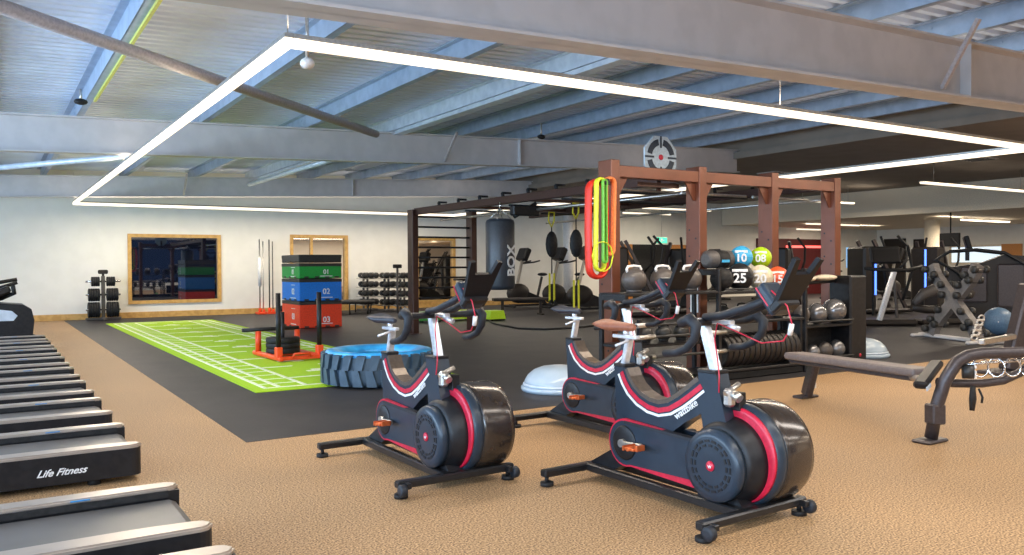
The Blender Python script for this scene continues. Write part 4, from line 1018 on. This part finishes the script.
# ------------------------------------------------------------------ foreground press bench
def press_bench():
    t = thing('weight_bench', 'bronze grey weight bench with long taupe pad at the right edge', 'weight bench', (0, 0, 0))
    a = Vector((6.35, 5.08, .40)); b = Vector((5.86, 3.50, .44))
    q = (b-a).to_track_quat('Y', 'Z').to_matrix(); mid = (a+b)/2
    MB().box(mid, (.22, (b-a).length, .065), q, .026, 3).build('seat_pad', 'pad', t)
    MB().box(mid-Vector((0, 0, .048)), (.15, (b-a).length-.08, .035), q, .008).build('pad_tray', 'frame', t)
    MB().beam((6.46, 5.02, .02), (6.40, 4.88, .36), .075, .11, .015).build('leg', 'frame', t)
    MB().box((6.46, 5.03, .012), (.24, .12, .024), bev=.008).build('leg_foot', 'frame', t)
    MB().box((6.50, 4.955, .12), (.03, .004, .05)).build('sticker', 'white', t)
    MB().cyl(b-Vector((0, -.12, .045)), (5.64, 3.36, .42), .025, 14).build('spine_tube', 'cap', t)
    MB().beam((5.84, 3.40, .525), (5.42, 3.28, .405), .09, .055, .015).build('roller_pad', 'black', t)
    MB().beam((5.52, 3.26, .405), (5.44, 3.24, .385), .01, .03, .002).build('pad_sticker', 'purlin_white', t)
    # arched frame: foot, slanted upright, rounded shoulder, top tube running right
    P = [(5.56, 3.28, .03), (5.575, 3.25, .25), (5.60, 3.21, .42), (5.625, 3.18, .50), (5.66, 3.15, .57), (5.72, 3.11, .61), (5.80, 3.06, .625), (6.2, 2.86, .63), (6.9, 2.5, .63)]
    MB().tube(P, [.044, .044, .044, .044, .044, .042, .04, .038, .038], 16).build('arched_frame', 'frame', t)
    P = [(5.61, 3.26, .42), (5.75, 3.20, .405), (5.92, 3.12, .40), (6.04, 3.04, .42), (6.14, 2.98, .47), (6.20, 2.93, .54), (6.22, 2.90, .61)]
    MB().tube(P, .030, 14).build('lower_tube', 'frame', t)
    MB().box((5.555, 3.285, .012), (.24, .14, .024), bev=.01).build('frame_foot', 'frame', t)
    MB().box((5.572, 3.258, .20), (.105, .10, .14), rot('Z', -20), .01).build('clamp_collar', 'frame', t)
    MB().tube([(5.80, 3.12, .39), (5.80, 3.12, .30), (5.79, 3.12, .22)], [.025, .038, .025], 8, flat=.5).tube([(5.84, 3.10, .37), (5.87, 3.09, .31), (5.86, 3.09, .27)], .008, 6).build('hanging_strap', 'matt', t)
    for k in range(5):
        c = Vector((5.83+.105*k, 3.085-.055*k, .52)); n_ = Vector((.95, .30, 0)) if k % 2 else Vector((.72, .69, 0))
        u = n_.normalized().cross(Vector((0, 0, 1)))
        MB().tube([c+u*.052*cos(2*pi*j/20)+Vector((0, 0, 1))*.064*sin(2*pi*j/20) for j in range(20)], .007, 8, True).build('chrome_ring', 'chrome', t)
    MB().cyl((5.72, 3.14, .545), (6.3, 2.86, .575), .009, 8).build('ring_rod', 'chrome', t)
    g = MB().cyl((5.70, 3.14, .50), (5.74, 3.08, .50), .05, 20)
    g.build('adjust_wheel', 'iron', t)
    g = MB()
    for k in range(6):
        a_ = 2*pi*k/6; g.box(Vector((5.742, 3.075, .50))+Vector((.83*cos(a_), .55*cos(a_), sin(a_)))*.038, (.018, .012, .018), Matrix.Rotation(-a_, 3, 'Y'))
    g.build('wheel_pegs', 'white', t)
    return t
press_bench()
t = thing('bench_chain', 'steel grey chain and hook lying beyond the arched bench frame', 'chain', (0, 0, 0))
mb = MB()
for k in range(9):
    c = Vector((6.62+.07*k, 3.55+.03*k, .655+.016*k)); mb.tube([c+Vector((.045*cos(2*pi*j/12), .02*sin(2*pi*j/12) if k % 2 else 0, 0 if k % 2 else .02*sin(2*pi*j/12))) for j in range(12)], .007, 6, True)
mb.build('links', 'alu', t)
t = thing('machine_upright', 'bronze grey machine upright cut by the right edge behind the arch', 'machine frame', (0, 0, 0))
MB().beam((9.75, 4.85, .03), (10.0, 4.75, 1.0), .16, .16, .02).build('upright', 'frame', t)
MB().box((9.75, 4.85, .02), (.6, .4, .03), bev=.008).build('foot_plate', 'frame', t)
MB().beam((9.8, 4.8, .42), (9.0, 4.75, .40), .07, .06, .01).build('arm', 'alu', t)

# ------------------------------------------------------------------ far hall
def flat(name, label, cat, m, x, y, z, sx, sy, sz, bev=0):
    return tag(MB().box((x, y, z), (sx, sy, sz), bev=bev).build(name, m), label, cat)
def struct_box(name, m, x, y, z, sx, sy, sz): return struct(name, m, MB().box((x, y, z), (sx, sy, sz)))
struct_box('trim_40', 'redwall', 28.3, YB-.04, 1.15, 4.6, .08, 2.3)
t = flat('red_light_strip', 'glowing red light strip high on the dark red panel', 'light', 'redstrip', 28.8, YB-.11, 1.98, 2.2, .05, .09)
for k, (x, n_) in enumerate(((19.1, 1), (21.7, 2))):
    d = struct('door_%d' % n_, 'doorwood', MB().box((x, YB-.03, 1.0), (.75, .06, 2.0)))
    MB().cyl((x+.3, YB-.10, 1.0), (x+.3, YB-.06, 1.0), .03, 10).build('door_handle', 'alu', d)
struct_box('trim_41', 'matt', 20.4, YB-.02, 1.0, 3.6, .04, 2.0)
t = thing('exit_sign', 'small green lit exit sign seen between the first two rig posts', 'sign', (20.0, 21.6, 2.12))
MB().box((0, 0, 0), (.50, .05, .20), bev=.01).build('sign_face', 'exit', t); MB().box((0, 0, .11), (.54, .07, .02)).build('frame', 'white', t)
MB().cyl((0, 0, .1), (0, 0, 1.46), .008, 6).build('drop_rod', 'alu', t)
MB().prism([(-.06, -.06), (.02, -.06), (.02, .06), (-.06, .06)], -.028, -.026, 'Y').prism([(.05, -.02), (.12, .0), (.05, .02)], -.028, -.026, 'Y').build('pictogram', 'white', t)
t = flat('wall_screen', 'blue lit wall screen right of the first rig post', 'screen', 'tv', 15.62, 19.0, 1.30, .55, .05, .50, .01)
MB().cyl((15.62, 19.05, .003), (15.62, 19.05, 1.06), .03, 8).build('stand_pole', 'matt', t)
t = flat('wall_screen', 'lit blue screen right of the right rig post', 'screen', 'tv', 19.6, 13.8, 1.42, .35, .05, .55, .01)
MB().cyl((19.6, 13.85, .003), (19.6, 13.85, 1.16), .03, 8).build('stand_pole', 'matt', t)
for k, (x, y, z0, z1, l) in enumerate(((18.0, 12.0, .5, 1.55, 'upright blue light strip left of the big screen machine'), (20.0, 11.95, .4, 1.6, 'upright blue light strip right beside the silver post machine'))):
    t = thing('blue_light_strip', l, 'light', (x, y, .003), 0, 'blue machine light strips')
    MB().box((0, 0, (z0+z1)/2), (.035, .03, z1-z0)).build('lit_tube', 'bluestrip', t); MB().box((0, .05, z1/2), (.07, .05, z1)).build('holder', 'matt', t)
for n_, (y0, y1, z1) in zip((3, 4), ((22.2, 21.2, 2.35), (20.8, 19.95, 2.3))):
    d = struct('door_%d' % n_, 'dark', MB().box((33.95, (y0+y1)/2, z1/2), (.1, y0-y1, z1)))
    MB().box((33.88, y1+.1, 1.1), (.05, .04, .3)).build('door_handle', 'alu', d)
wn = struct('window_4', 'white_soffit', MB().box((33.97, 18.1, 1.95), (.06, 2.2, .08)).box((33.97, 18.1, 1.25), (.06, 2.2, .08)).box((33.97, 17.0, 1.6), (.06, .08, .78)).box((33.97, 19.2, 1.6), (.06, .08, .78)))
MB().box((33.985, 18.1, 1.6), (.02, 2.1, .62)).build('pane', 'daywin', wn)
d = struct('door_5', 'doorwood', MB().box((33.95, 16.75, 1.0), (.1, .75, 2.0))); MB().box((33.88, 16.5, 1.0), (.05, .04, .2)).build('door_handle', 'alu', d)
flat('wall_screen', 'dark hanging screen above the stepper arches', 'screen', 'screen', 24.2, 13.7, 1.95, .08, .60, .40, .01)
MB().cyl((24.24, 13.7, 2.1), (24.24, 13.7, 2.78), .02, 8).build('drop_pole', 'matt', bpy.data.objects[[o.name for o in bpy.data.objects if o.get('label') == 'dark hanging screen above the stepper arches'][0]])
for k, (x, y) in enumerate(((25.2, 12.2), (24.4, 11.5))): pass
# ceiling vents
for k, (x, y, z, l) in enumerate(((18.6, 10.0, 3.585, 'pale square ceiling vent below the long right lamp'), (17.2, 14.2, 3.585, 'pale ceiling vent seen between the second and third posts'))):
    t = thing('ceiling_vent', l, 'vent', (x, y, z), 0, 'ceiling vents')
    MB().box((0, 0, 0), (1.0, .6, .02), bev=.004).build('frame', 'steel', t)
    mb = MB()
    for j in range(7): mb.box((-.4+.133*j, 0, -.014), (.06, .5, .01))
    mb.build('slats', 'dark', t)
# small roof fittings
for k, (x, y, z, l) in enumerate(((2.25, 6.65, 2.93, 'small white sensor dome hanging just inside the light corner'), (8.0, 11.6, 3.45, 'small dark fitting under the roof above the target'), (1.0, 11.4, 3.3, 'small dark fitting under the yellow cable cover'))):
    t = thing('ceiling_sensor', l, 'sensor', (x, y, z))
    MB().sphere((0, 0, 0), .06 if k == 0 else .05, 14, (1.6 if k else 1, 1, .8)).build('dome', 'white' if k == 0 else 'matt', t)
    MB().cyl((0, 0, 0), (0, 0, 3.42+.033*x-z), .015, 8).build('stem', 'alu', t)
